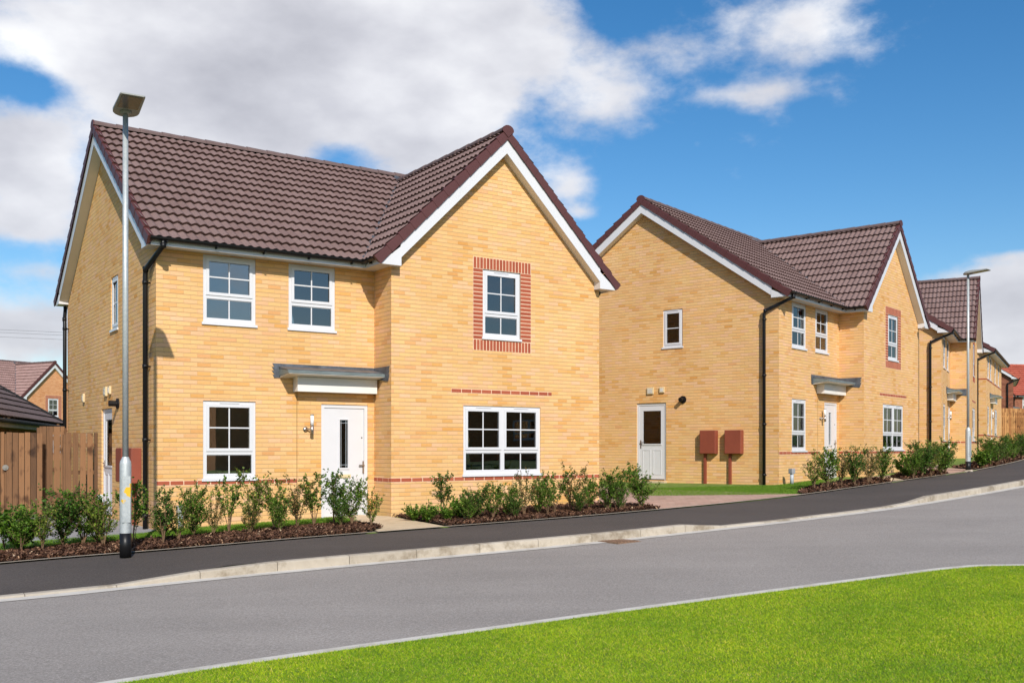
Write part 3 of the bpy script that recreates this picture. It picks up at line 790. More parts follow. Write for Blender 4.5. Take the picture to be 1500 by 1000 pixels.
    if not project:
        B = frame_fn(*F); mb = MB(BZ); B(mb, 0, W, 2.60, 2.665, -.02, .004); mb.build('brick_band', M['redunit'], h)
        B = frame_fn(*S_); mb = MB(BZ); B(mb, 0, DD, 2.60, 2.665, -.02, .004); B(mb, 0, DD, -.03, .035, -.02, .004); mb.build('brick_band', M['redunit'], h)
    # roof
    Ls = math.hypot(1, SM); sl = (EV+RY)*Ls; x0 = -OV-.0; x1 = W+OV
    R_ = None
    mb = MB(BZ); tile_slope(mb, (x0, -EV, zm(-EV)), (1, 0, 0), Vector((0, 1, SM)).normalized(), x1-x0, sl, n=6 if detail else 4)
    if project:
        # valleys
        yt = RY-(RZ-GZ)/SM; xl = GC-(GZ-zm(-EV))/SG; xr = GC+(GZ-zm(-EV))/SG
        dl = Vector((GC-xl, yt+EV, 0)); nl = Vector((dl.y, -dl.x, 0)).normalized()
        o = mb.build('roof', M[roof], h); dup_me = o.data.copy(); bisect(o, (xl, -EV, 0), nl)
        # cut the far side: keep left part only up to the gable centre, then the strip above it
        R_ = o
        o2 = bpy.data.objects.new('roof_slope', dup_me); C.objects.link(o2); o2.parent = R_
        dr_ = Vector((GC-xr, yt+EV, 0)); nr = Vector((-dr_.y, dr_.x, 0)).normalized()
        bisect(o2, (xr, -EV, 0), nr); 
        # left piece must end at the right valley side
        bisect(o, (GC, 0, 0), (1, 0, 0)); bisect(o2, (GC, 0, 0), (-1, 0, 0))
        SL2 = (GZ-zm(-EV))*math.hypot(1, 1/SG)
        yf = -PJ-OV; Lc = yt-yf+.0
        for sgn, xe in ((1, xl), (-1, xr)):
            mb = MB(BZ)
            if sgn > 0: tile_slope(mb, (xe, yf, GZ-SG*(GC-xe)), (0, 1, 0), Vector((1, 0, SG)).normalized(), Lc, SL2, n=6 if detail else 4)
            else: tile_slope(mb, (xe, yf, GZ-SG*(xe-GC)), (0, 1, 0), Vector((-1, 0, SG)).normalized(), Lc, SL2, n=4)
            oc = mb.build('roof_slope', M[roof], R_)
            bisect(oc, (xe, -EV, 0), -nl if sgn > 0 else -nr)
        # valley gutter and the lead saddle where the ridges meet
        mb = MB(BZ)
        for xe, s in ((xl, 1), (xr, -1)):
            p, q = Vector((xe, -EV, zm(-EV)+.06)), Vector((GC, yt, GZ+.06)); w = Vector((.035*s, -.035, .0))
            mb.poly([p-w, p+w, q+w, q-w] if s > 0 else [p-w, q-w, q+w, p+w])
        mb.poly([(GC-.30, yt-.02, zr(GC-.30)+.07), (GC, yt-.12, GZ+.09), (GC+.30, yt-.02, zr(GC+.3)+.07), (GC, yt+.20, zm(yt+.2)+.09)])
        mb.build('valley', M['lead'], R_)
    else:
        R_ = mb.build('roof', M[roof], h)
    mb = MB(BZ); tile_slope(mb, (x0, DD+EV, zm(DD+EV)), (1, 0, 0), Vector((0, -1, SM)).normalized(), x1-x0, sl, n=3)
    mb.build('roof_slope', M[roof], R_)
    mb = MB(BZ); ridge(mb, (x0-.02, RY, RZ+.05), (x1+.02, RY, RZ+.05))
    if project: ridge(mb, (GC, -PJ-OV-.025, GZ+.05), (GC, yt+.02, GZ+.05))
    o = mb.build('ridge_tiles', M['ridge' if roof != 'redtile' else 'redtile'], R_); fixn(o)
    for c_, d_ in ([((x0-.035, RY, RZ+.05), (1, 0, 0)), ((x1+.012, RY, RZ+.05), (1, 0, 0))] + ([((GC, -PJ-OV-.045, GZ+.05), (0, 1, 0))] if project else [])):
        m_ = MB(BZ); c_, d_ = Vector(c_), Vector(d_); sd = Vector((d_.y, d_.x, 0))
        m_.prism([c_+sd*math.cos(-.15+(math.pi+.3)*j/8)*.132+Vector((0, 0, math.sin(-.15+(math.pi+.3)*j/8)*.105-.04)) for j in range(9)]+[c_-Vector((0, 0, .17))], d_*.025)
        fixn(m_.build('ridge_end', M['verge' if roof != 'redtile' else 'redtile'], o))
    # verges, barge boards, boxed eaves
    so_ = MB(BZ)
    def gable(origin, run, out, cz, slope, half, wallout, ends):
        """origin: point under the ridge on the wall line; run: horizontal unit along the wall; half: run to the eave"""
        origin, run, out = Vector(origin), Vector(run), Vector(out); mb = MB(BZ); bb = MB(BZ); so_ = MB(BZ)
        for s in (1, -1):
            r = run*s; S = (r*-1+Vector((0, 0, slope))).normalized()
            P0 = origin+r*half+Vector((0, 0, cz-slope*half))+out*OV
            verge(mb, P0, S, out, half*math.hypot(1, slope)+.02)
            k = math.hypot(1, slope); t0, t1 = .135*k, .30*k      # vertical drops of board
            hb = (ends[s]+.01) if s in ends else half-.05
            for (f0, f1, d0, d1, m_) in ((OV-.022, OV, t0-.06, t1, bb), (0.002, OV-.022, t1-.022, t1-.002, so_)):
                a_ = origin+out*f0+Vector((0, 0, cz)); b_ = origin+out*f0+r*hb+Vector((0, 0, cz-slope*hb))
                m_.prism([a_-Vector((0, 0, d0)), a_-Vector((0, 0, d1)), b_-Vector((0, 0, d1)), b_-Vector((0, 0, d0))], out*(f1-f0))
            if s in ends:
                # boxed eave end: a plate closing the foot of the board
                w0 = half-.07; w1 = ends[s]           # tip and inner edge, as runs from the centre
                zf = 3.865
                P = [origin+r*w0+Vector((0, 0, zf)), origin+r*w0+Vector((0, 0, cz-slope*w0-.13)), origin+r*w1+Vector((0, 0, cz-slope*w1-.22)), origin+r*w1+Vector((0, 0, zf))]
                P = [p+out*.003 for p in P]
                bb.prism(P, out*(OV+.003))
        o = mb.build('verge_caps', M['verge' if roof != 'redtile' else 'redtile'], R_); fixn(o)
        bo = bb.build('barge_board', M['upvc'], h); so_.build('board_soffit', M['soffit'], bo)
    gable((0, RY, 0), (0, 1, 0), (-1, 0, 0), RZ, SM, RY+EV, 0, {1: RY+.0-.12, -1: RY-.12})
    gable((W, RY, 0), (0, 1, 0), (1, 0, 0), RZ, SM, RY+EV, 0, {1: RY-.12} if project else {1: RY-.12, -1: RY-.12})
    if project: gable((GC, -PJ, 0), (1, 0, 0), (0, -1, 0), GZ, SG, xr-GC, 0, {1: W-GC-.14, -1: GC-A_-.10})
    # fascia + soffit + gutter
    zf, zf2, yo = 3.885, 3.992, .30; gzz = 3.988
    fx = gt = br = so_ = None
    def begin():
        nonlocal fx, gt, br, so_
        fx, gt, br, so_ = MB(BZ), MB(BZ), [], MB(BZ)
    def finish():
        f_ = fx.build('fascia', M['upvc'], h); so_.build('soffit', M['soffit'], h); g_ = gt.build('gutter', M['black'], h); [b.build('gutter_bracket', M['black'], g_) for b in br]
    xe0, xe1 = -.165, (A_-.31 if project else W+.165)
    def gutter(p, q, outv):
        p, q, outv = Vector(p), Vector(q), Vector(outv); r = .060; i = len(gt.v); n = 7
        for P in (p, q):
            for j in range(n):
                t = math.pi*j/(n-1); gt.v.append(tuple(P+outv*(r-math.cos(t)*r)+Vector((0, 0, -math.sin(t)*r))))
            for j in range(n):
                t = math.pi*(n-1-j)/(n-1); gt.v.append(tuple(P+outv*(r-math.cos(t)*(r-.004))+Vector((0, 0, .003-math.sin(t)*(r-.006)))))
        m2 = 2*n
        for j in range(m2): j2 = (j+1) % m2; gt.f.append((i+j, i+j2, i+m2+j2, i+m2+j)); gt.uv.extend([(0, 0)]*4)
        gt.f.append(tuple(range(i, i+m2))[::-1]); gt.f.append(tuple(range(i+m2, i+2*m2))); gt.uv.extend([(0, 0)]*(2*m2))
        L = (q-p).length; d = (q-p)/L; k = .25
        while k < L:
            c = p+d*k; b1 = MB(BZ); br.append(b1); b1.obox(c+outv*.0-Vector((0, 0, .085)), d*.025, outv*.05, Vector((0, 0, .05)))
            b1.obox(c+outv*.01-Vector((0, 0, .064)), d*.03, outv*.105, Vector((0, 0, .012))); k += .82
    begin(); fx.box(xe0, xe1, -yo-.018, -yo, zf-.02, zf2); so_.box(xe0, xe1+(.31 if project else 0)-.002, -yo, -.002, zf-.004, zf+.006)
    gutter((xe0-.03, -yo-.02, gzz), (xe1-.02, -yo-.02, gzz), (0, -1, 0)); finish()
    begin(); fx.box(xe0, W+.165, DD+yo, DD+yo+.018, zf-.02, zf2); so_.box(xe0, W+.165, DD+.002, DD+yo, zf-.004, zf+.006)
    gutter((xe0-.03, DD+yo+.02, gzz), (W+.19, DD+yo+.02, gzz), (0, 1, 0)); finish()
    if project:
        xf = A_-.31; xg = W+.27
        begin(); fx.box(xf-.018, xf, -PJ-.165, -yo-.019, zf-.02, zf2); so_.box(xf, A_-.002, -PJ-.0, -yo-.001, zf-.004, zf+.006)
        gutter((xf-.02, -yo-.02, gzz), (xf-.02, -PJ-.15, gzz), (-1, 0, 0)); finish()
        begin(); fx.box(xg, xg+.018, -PJ-.165, -.3, zf-.02, zf2); so_.box(W+.002, xg, -PJ-.0, .4, zf-.004, zf+.006)
        gutter((xg+.02, -PJ-.15, gzz), (xg+.02, -.2, gzz), (1, 0, 0)); finish()
    def downpipe(pts, clips):
        m_ = MB(BZ); m_.tube(pts, .041, 12)
        for z in clips:
            x, y = pts[-1][0], pts[-1][1]; m_.tube([(x, y, z-.03), (x, y, z+.03)], .049, 12); m_.box(x-.01, x+.085, y-.012, y+.012, z-.012, z+.012)
            m_.box(x-.012, x+.012, y-.075, y+.012, z-.010, z+.010)
        for p in pts[1:3]: m_.tube([(p[0], p[1], p[2]-.04), (p[0], p[1], p[2]+.04)], .048, 12)
        return m_.build('downpipe', M['black'], h, True)
    downpipe([(.02, -.37, 3.96), (.02, -.37, 3.86), (-.085, .33, 3.57), (-.085, .36, 3.48), (-.085, .36, -1.2)], (3.35, 1.95, .72, -.55))
    downpipe([(.02, DD+.37, 3.96), (.02, DD+.37, 3.86), (-.085, DD-.12, 3.52), (-.085, DD-.15, 3.42), (-.085, DD-.15, -1.6)], (3.3, 1.9, .7))
    if project:
        m_ = MB(BZ); m_.tube([(W+.20, -.45, 3.95), (W+.20, -.45, 3.84), (W+.06, -.35, 3.70), (W+.06, -.35, -1.3)], .036, 12); m_.build('downpipe', M['black'], h, True)
    # side wall fittings
    for ya, yb in ((2.133, 1.675), (1.417, .954)):
        m_ = MB(BZ); m_.box(-.17, -.002, yb, ya, -.028, .585)
        mb_ = m_.build('meter_box', M['meter'], h, bevel=.012)
        m_ = MB(BZ); m_.box(-.178, -.170, yb+.015, ya-.015, -.012, .562); m_.build('meter_door', M['meter'], mb_)
        m_ = MB(BZ); y = ya-.10; m_.box(-.075, -.008, y-.03, y+.03, -1.25, -.03); m_.build('conduit', M['meter'], mb_)
    for ya, yb, za, zz in ((3.817, 3.611, 1.594, 1.779), (3.423, 3.276, 1.62, 1.773), (5.93, 5.80, 1.56, 1.74)):
        m_ = MB(BZ); m_.box(-.045, -.002, yb, ya, za, zz); v_ = m_.build('wall_vent', M['cream'], h, bevel=.006)
        m_ = MB(BZ)
        for k in range(5): m_.box(-.052, -.045, yb+.03, ya-.03, za+.03+k*(zz-za-.06)/5, za+.045+k*(zz-za-.06)/5)
        m_.build('louvre', M['soffit'], v_)
    m_ = MB(BZ); m_.tube([(-.002, 2.71, 1.415), (-.03, 2.71, 1.415), (-.035, 2.71, 1.415), (-.17, 2.71, 1.415)], [.10, .10, .055, .055], 16)
    m_.build('flue', M['black'], h)
    # movement joint
    if project:
        m_ = MB(BZ); m_.box(2.437, 2.449, -.0035, .01, -1.2, 1.575); m_.build('movement_joint', M['joint'], h)
    # canopy over the front door
    ca = MB(BZ); ca.box(2.372, 3.92, -.215, -.002, 1.585, 1.84); K = ca.build('canopy', M['soffit'], h)
    m_ = MB(BZ); m_.prism([(2.12, -.002, 1.822), (2.12, -.45, 1.876), (2.12, -.45, 1.888), (2.12, -.002, 1.85)], (1.84, 0, 0)); m_.build('canopy_soffit', M['soffit'], K)
    m_ = MB(BZ); m_.prism([(2.105, -.002, 1.851), (2.105, -.462, 1.889), (2.105, -.462, 1.935), (2.105, -.002, 1.985)], (1.855, 0, 0)); m_.build('canopy_edge', M['leadedge'], K)
    m_ = MB(BZ)
    z0, z1 = 1.83, 2.075
    P = [(2.13, z0)]+[(2.13, z1)]
    teeth = [(1.985, z1), (2.02, z1-.062), (1.975, z1-.064), (2.02, z1-.13), (1.975, z1-.132), (2.03, z1-.20), (1.99, z1-.202), (2.02, z0-.01)]
    m_.prism([(x, -.001, z) for x, z in [(3.965, z0+.06), (3.965, z1)]+teeth+[(2.12, z0-.005)]], (0, -.012, 0))
    if project:
        tr = [(-.64, z1), (-.60, z1-.07), (-.64, z1-.075), (-.59, z1-.14), (-.63, z1-.145), (-.58, z0-.03)]
        m_.prism([(A_-.001, y, z) for y, z in [(-.014, z1)]+tr+[(-.014, z0+.03)]], (-.012, 0, 0))
    m_.prism([(2.10, -.014, 1.99), (2.10, -.40, 1.945), (2.10, -.40, 1.955), (2.10, -.014, 2.03)], (1.855, 0, 0))
    m_.build('lead_flashing', M['lead'], K)
    # wall lantern
    m_ = MB(BZ); m_.tube([(2.69, -.10, .835), (2.69, -.10, .99)], .032, 14); m_.tube([(2.60, -.003, .92), (2.60, -.02, .92)], .045, 14)
    m_.tube([(2.60, -.02, .92), (2.65, -.06, .925), (2.69, -.10, .93)], .012, 8)
    WL = m_.build('wall_light', M['steel'], h, True)
    m_ = MB(BZ); m_.tube([(2.69, -.10, .99), (2.69, -.10, 1.165)], .031, 14); m_.build('lamp_shade', M['opal'], WL, True)
    m_ = MB(BZ); m_.tube([(2.69, -.10, 1.165), (2.69, -.10, 1.185)], .034, 14); m_.build('lamp_cap', M['steel'], WL)
    return h

G1 = 'yellow brick houses in a row along the street'
h1 = build_house('detached_house', (-5.869, 16.344, -.588-BZ), .593, 'nearest yellow brick house with front door beside a big projecting gable', G1)
h2 = copy_tree(h1); h2.location = (6.669, 24.754, -.132-BZ); h2.rotation_euler[2] = .885
h2['label'] = 'second yellow brick house with broad side gable and two red meter boxes'
h3 = copy_tree(h1); h3.location = (15.308, 35.334, .215-BZ); h3.rotation_euler[2] = 1.08
h3['label'] = 'third yellow brick house partly behind the far lamp post'
h4 = build_house('detached_house', (22.15, 46.3, .58-BZ), 1.05, 'farthest yellow brick house with flat front seen past the third house', G1, project=False, Lm=10.2, detail=False)
h5 = build_house('detached_house', (35.2, 69.6, .95-BZ), 1.12, 'dark red brick house with black downpipe behind the far orange fence', None, 'brown_wall', 'redtile', False, 9.0, False, False)
h6 = build_house('detached_house', (42.6, 84.0, .45-BZ), .22, 'red roofed house at the right edge behind the timber fence', None, 'brown_wall', 'redtile', False, 12, False, False)
h0 = build_house('detached_house', (-37.3, 67.5, -.42-BZ), 1.08, 'distant orange brick house with pale brown roof beyond the garage', None, 'redwall', 'paletile', True, None, False, True)
# invented houses out of view, added to give the ground floor windows reflections
h7 = build_house('detached_house', (34, -2, -.95), 3.75, 'invented orange brick house out of view, added for reflections in the windows', None, 'redwall', 'greytile', False, 10, False, False)
h8 = copy_tree(h7); h8.location = (45, 9, -.45+.05); h8.rotation_euler[2] = 4.33
h8['label'] = 'second invented orange brick house out of view, added for reflections in the windows'

# garage with hipped roof, left
ga = empty('garage', (-13.25, 29.3, -1.42), 0, 'brown brick garage with hipped dark tiled roof behind the left fence', 'garage')
u = Vector((.27, -.963, 0)).normalized(); w_ = Vector((-u.y, u.x, 0))*-1     # u toward the viewer, w_ away to the left
if w_.x > 0: w_ = -w_
Lg, Wg = 9.0, 6.0; ez = 2.08
mb = MB()
def q_(a, b, z): p = u*a+w_*b; return (p.x, p.y, z)
for (a0, b0), (a1, b1) in (((.35, .35), (Lg-.35, .35)), ((Lg-.35, .35), (Lg-.35, Wg-.35)), ((Lg-.35, Wg-.35), (.35, Wg-.35)), ((.35, Wg-.35), (.35, .35))):
    l = math.hypot(a1-a0, b1-b0)
    mb.poly([q_(a0, b0, -.5), q_(a1, b1, -.5), q_(a1, b1, ez-.05), q_(a0, b0, ez-.05)], [(0, 0), (l, 0), (l, ez), (0, ez)])
mb.build('wall', M['brown_wall'], ga)
pz = math.tan(R(34)); hw = Wg/2
def hip_slope(name, P0, U, S, L, nn_, cuts):
    m_ = MB(); tile_slope(m_, P0, U, S, L, hw*math.hypot(1, pz), .33, .15, nn_)
    o = m_.build(name, M['greytile'], ga)
    for co, no in cuts: bisect(o, co, no)
    return o
Z = Vector((0, 0, 1))
hip_slope('roof', q_(0, 0, ez), u, (w_+Z*pz).normalized(), Lg, 6, [(q_(0, 0, 0), (-u+w_)), (q_(Lg, 0, 0), (u+w_))])
hip_slope('roof', q_(0, Wg, ez), u, (-w_+Z*pz).normalized(), Lg, 3, [(q_(0, Wg, 0), (-u-w_)), (q_(Lg, Wg, 0), (u-w_))])
hip_slope('roof', q_(0, 0, ez), w_, (u+Z*pz).normalized(), Wg, 3, [(q_(0, 0, 0), (-w_+u)), (q_(0, Wg, 0), (w_+u))])
hip_slope('roof', q_(Lg, 0, ez), w_, (-u+Z*pz).normalized(), Wg, 3, [(q_(Lg, 0, 0), (-w_-u)), (q_(Lg, Wg, 0), (w_-u))])
mb = MB()
for c, t_ in ((q_(0, 0, ez+.04), q_(hw, hw, ez+hw*pz+.04)), (q_(Lg, 0, ez+.04), q_(Lg-hw, hw, ez+hw*pz+.04)), (q_(0, Wg, ez+.04), q_(hw, hw, ez+hw*pz+.04)), (q_(hw, hw, ez+hw*pz+.04), q_(Lg-hw, hw, ez+hw*pz+.04))): mb.tube([c, t_], .085, 8)
mb.build('ridge_tiles', M['deck'], ga)
mb = MB(); 
mb.obox(q_(.03, .05, ez-.20), u*(Lg-.06), w_*.02, Z*.17); mb.obox(q_(.03, .03, ez-.20), w_*(Wg-.06), u*.02, Z*.17); mb.obox(q_(.05, .07, ez-.19), u*(Lg-.1), w_*.3, Z*.01); mb.obox(q_(.05, .07, ez-.19), w_*(Wg-.1), u*.3, Z*.01)
mb.build('fascia', plain('garage_fascia', (.42, .36, .30), .8, .1), ga)
mb = MB(); mb.tube([q_(-.02, -.03, ez-.06), q_(Lg, -.03, ez-.06)], .05, 8); mb.tube([q_(-.03, -.02, ez-.06), q_(-.03, Wg, ez-.06)], .05, 8); mb.build('gutter', M['deck'], ga)

# a darker roof corner left of the orange house
dk = empty('distant_roof', (-41.2, 66, -1.2), .4, 'dark red hipped roof corner poking in at the left edge above the pale roof', 'house')
mb = MB(); mb.box(-9, 0, 0, 8, -1, 6.0); mb.build('wall', M['brown_wall'], dk)
mb = MB(); mb.prism([(0.4, -.4, 5.95), (0.4, 8.4, 5.95), (0.4, 4, 8.1)], (-9.8, 0, 0)); mb.build('roof', M['redtile'], dk)

# ------------------------------------------------------------------ fences
def fence(name, loc, rz, L, hgt, label, mat, bw=.10, gap=.012, jitter=.0, both=False, posts=1.8):
    f = empty(name, loc, rz, label, 'fence')
    m_ = MB(); x = 0
    while x < L-.03:
        w = min(bw*(.93+.14*random.random()), L-x); dz = random.uniform(-jitter, jitter)
        m_.box(x, x+w, -.022+random.uniform(-.003, .003), 0, .03, hgt+dz); x += w+gap
    m_.build('fence_boards', mat, f)
    if both:
        m_ = MB(); x = bw*.55
        while x < L-.03:
            m_.box(x, min(L, x+bw), .045, .065, .03, hgt-.01); x += bw+gap+.01
        m_.build('back_boards', mat, f)
    m_ = MB()
    for z in (.25, hgt*.5, hgt-.28): m_.box(0, L, .001, .045, z, z+.075)
    m_.build('rail', mat, f)
    x = .0
    while x <= L+.01:
        m_ = MB(); m_.box(x-.04, x+.04, .002, .08, -.25, hgt-.03); m_.build('post', mat, f); x += posts
    return f
t1 = .593; wdir = Vector((math.cos(t1), math.sin(t1), 0))
def fpos(s, dz=0): 
    p = Vector((-8.41, 20.11, 0)) - wdir*s; return (p.x, p.y, Hf(p.x, p.y)+dz)
zt = .30
p = fpos(.60); fence('timber_fence', p, t1, .60, zt-p[2], 'short brown timber fence panel butting the side wall of the nearest house', M['fence'], .105, .028, .006, posts=.60)
p = fpos(1.03); q = Vector(p)+Vector((-math.sin(t1), math.cos(t1), 0))*.30
fence('timber_fence', tuple(q), t1, .46, zt+.13-p[2], 'taller paler brown fence section between the gate and the short panel', M['fence'], .115, .008, .004, posts=.46)
p = fpos(5.2); fence('timber_fence', p, t1, 3.5, zt-p[2], 'brown close boarded fence running out at the left edge', M['fence'], .10, .012, .006, posts=1.75)
p = fpos(1.66); gt_ = empty('garden_gate', (p[0], p[1], p[2]), t1, 'brown boarded garden gate with round metal ring handle', 'gate')
m_ = MB(); x = 0
for k in range(6): m_.box(x, x+.096, -.03-.004*(k%2), -.006, .05, zt-p[2]-.006*(k%3)); x += .107
m_.build('gate_boards', M['fence'], gt_)
m_ = MB(); m_.box(0, .64, -.005, .04, .3, .4); m_.box(0, .64, -.005, .04, 1.3, 1.4); m_.build('brace', M['fence'], gt_)
g2 = fpos(1.735); rg = MB(); rg.tube([(-.02, -.03, 1.02), (-.02, -.045, 1.02)], .055, 16); rg.tube([(-.02, -.045, 1.02), (-.02, -.075, 1.02)], .02, 10); rg.build('handle', M['steel'], gt_)
fence('timber_fence', (28.3, 57.4, Hf(28.3, 57.4)), .35, 11, 1.85, 'orange timber fence with spaced pales behind the far shrubs', M['fence2'], .10, .055, .01, True, 1.83)
fence('timber_fence', (28.0, 61.5, Hf(28, 61.5)+.1), .30, 13, 2.1, 'taller orange fence showing its top above the nearer fence', M['fence2'], .11, .02, .01, False, 1.83)

# ------------------------------------------------------------------ lamp posts
def lamp(loc, rz, label, mat):
    l = empty('street_lamp', loc, rz, label, 'street lamp', 'galvanised street lamp posts along the footpath')
    m_ = MB(); m_.tube([(0, 0, .0), (0, 0, .31)], .0735, 24); m_.build('base_sleeve', M['black'], l, True)
    m_ = MB(); m_.tube([(0, 0, .30), (0, 0, 1.20), (0, 0, 1.24), (0, 0, 1.27), (0, 0, 1.30)], [.0725, .0725, .068, .052, .040], 24, False)
    m_.tube([(0, 0, 1.29), (0, 0, 5.775)], [.0385, .0345], 20); lo = m_.build('column', mat, l, True)
    m_ = MB(); m_.box(-.05, .05, -.0765, -.068, .45, 1.05); d_ = m_.build('access_door', mat, l)
    # luminaire: rounded at the post, square at the tip, tilted up away from the post
    a = R(5.2); tl = Vector((0, -math.cos(a), math.sin(a))); up = Vector((0, math.sin(a), math.cos(a))); X = Vector((1, 0, 0)); O = Vector((0, .13, 5.755))
    out = [(0, -.135), (.05, -.175)] + [(t, s) for t, s in ()]
    shape = []
    for k in range(9):
        th = math.pi*(.5+k/8); shape.append((.17+.17*math.cos(th), .175*math.sin(th)))     # rear half round
    shape = shape[::-1] if shape[0][1] < 0 else shape
    prof = [(.17+.17*math.cos(math.pi*(.5+k/8)), .162*math.sin(math.pi*(.5+k/8))) for k in range(9)] + [(.70, -.150), (.72, -.135), (.72, .135), (.70, .150)]
    bot = [O+tl*t+X*s for t, s in prof]; m_ = MB()
    n = len(prof); i = len(m_.v)
    for sc_, hz in ((1, 0), (1.0, .03), (.88, .065), (.6, .085)):
        cx = .38
        for t, s in prof: m_.v.append(tuple(O+tl*(cx+(t-cx)*sc_)+X*s*sc_+up*(hz*(1.0 if t < .4 else .55))))
    for r_ in range(3):
        for k in range(n): k2 = (k+1) % n; m_.f.append((i+r_*n+k, i+r_*n+k2, i+(r_+1)*n+k2, i+(r_+1)*n+k)); m_.uv += [(0, 0)]*4
    m_.f.append(tuple(i+k for k in range(n))[::-1]); m_.f.append(tuple(i+3*n+k for k in range(n))); m_.uv += [(0, 0)]*(2*n)
    hd = m_.build('lamp_head', M['lamphead'], l); fixn(hd)
    m_ = MB(); m_.obox(O+tl*.30-X*.122-up*.006, tl*.38, X*.244, up*.006); m_.build('lamp_lens', M['lamplens'], l)
    m_ = MB(); m_.tube([tuple(O+tl*.17-up*.02-X*.0), tuple(O+tl*.17+up*.01)], .07, 16); m_.build('lamp_bracket', M['lamphead'], l, True)
    return l
lz = Hf(-5.03, 12.9)
l1 = lamp((-5.03, 12.9, lz+.0), R(30), 'tall galvanised lamp post with yellow paint marks before the nearest house', M['galvy'])
l2 = lamp((13.31, 28.93, Hf(13.31, 28.93)-.02), R(48), 'lamp post farther up the street before the third house', M['galv'])
m_ = MB(); m_.tube([(-.0, 0, -.05), (0, 0, .06)], [.17, .12], 16); m_.build('concrete_collar', M['kerb'], l2)

# marker stubs by the house fronts
for (x, y), lb in (((-5.5, 16.45), 'small pale grey pipe marker behind shrubs before the nearest house'), ((6.95, 24.62), 'small grey pipe marker on the grass by the second house corner')):
    e_ = empty('pipe_marker', (x, y, Hf(x, y)), .6, lb, 'pipe marker')
    m_ = MB(); m_.tube([(0, 0, 0), (0, 0, .27)], .045, 12); m_.build('pipe', M['greypipe'], e_, True)
    m_ = MB(); m_.box(-.06, .06, -.06, .06, .27, .40); m_.build('cap', plain('marker_cap', (.3, .3, .31), .6, .1), e_, bevel=.01)
e_ = empty('utility_box', (-8.15, 19.62, Hf(-8.15, 19.62)), t1, 'small white box on a post at the foot of the side wall', 'box')
m_ = MB(); m_.box(-.05, .05, -.04, .04, .28, .43); m_.build('box_cover', M['upvc'], e_, bevel=.01); m_ = MB(); m_.box(-.02, .02, -.02, .02, 0, .28); m_.build('post', M['greypipe'], e_)
# overhead wires far left
for k, (za, zb_) in enumerate(((.3, 0), (0, -.35), (-.5, -.8))):
    m_ = MB(); m_.tube([(-75, 110, 13.6+za), (-40, 110, 12.2+(za+zb_)/2), (0, 110, 11.6+zb_)], .016, 5)
    tag(m_.build('overhead_wire', M['wire']), ('highest', 'middle', 'lowest')[k]+' of the thin overhead wires above the distant orange house', 'wire', 'overhead wires')

# ------------------------------------------------------------------ shrubs
def shrub_proto(kind, leafm, seed, width, nstem, nleaf, leaf, bare, dense):
    """unit-height shrub"""
    rs = np.random.default_rng(seed); st = MB(); cen = []; dirs = []
    for s in range(nstem):
        a = rs.random()*2*np.pi; lean = width*.42*(.25+.75*rs.random()); hh = (.62+.38*rs.random()) if s else 1.0
        pts = []; wob = rs.normal(0, .03, (6, 2))
        for k in range(6):
            t = k/5; pts.append((math.cos(a)*lean*t**1.2+wob[k, 0]*t, math.sin(a)*lean*t**1.2+wob[k, 1]*t, hh*t*.97))
        st.tube(pts, [.009*(1-.75*k/5) for k in range(6)], 5)
        nb = dense+int(rs.integers(0, 3))
        chains = [(np.array(pts), hh*.5)]
        for b in range(nb):
            t = bare+(.93-bare)*rs.random(); k = min(4, int(t*5)); f_ = t*5-k
            p = np.array(pts[k])*(1-f_)+np.array(pts[k+1])*f_; a2 = a+rs.normal(0, 1.4); l = (.10+.20*rs.random())*(1.15-t*.6)*(width/.6)
            q = [p, p+np.array([math.cos(a2)*l*.5, math.sin(a2)*l*.5, l*.35]), p+np.array([math.cos(a2)*l, math.sin(a2)*l, l*(.75+.4*rs.random())])]
            st.tube([tuple(x) for x in q], [.004, .003, .0015], 4, False); chains.append((np.array(q), 0))
        for c, _ in chains:
            m_ = len(c); L_ = np.linalg.norm(np.diff(c, axis=0), axis=1).sum()
            n = max(4, int(nleaf/(nstem*(nb+1))*(1.0+rs.random()*.5)*(1.6 if m_ == 6 else 1)))
            t0 = bare if m_ == 6 else .12
            tt = (t0+(1-t0)*rs.random(n))*(m_-1); kk = np.minimum(m_-2, tt.astype(int)); ff = (tt-kk)[:, None]
            cen.append(c[kk]*(1-ff)+c[kk+1]*ff + rs.normal(0, .014, (n, 3)))
    cen = np.concatenate(cen); n = len(cen)
    a = rs.random(n)*2*np.pi; el = rs.normal(.35, .55, n); L_ = leaf*(.6+.6*rs.random(n))
    d = np.c_[np.cos(a)*np.cos(el), np.sin(a)*np.cos(el), np.sin(el)]
    s = np.cross(d, rs.normal(0, 1, (n, 3))*np.array([.5, .5, 1])+np.array([0, 0, .8])); s /= np.linalg.norm(s, axis=1)[:, None]+1e-9
    up = np.cross(s, d); l = L_[:, None]
    base = cen; tip = cen+d*l; m1 = cen+d*l*.45+s*l*.33+up*l*.06; m2 = cen+d*l*.45-s*l*.33+up*l*.06
    V = np.stack([base, m1, tip, m2], 1).reshape(-1, 3); F = np.arange(n*4).reshape(-1, 4)
    root = empty('shrub', (0, 0, 0), 0)
    st.build('stems', M['stem'], root)
    fast_mesh('foliage', V, F, 4, M[leafm], root)
    return root
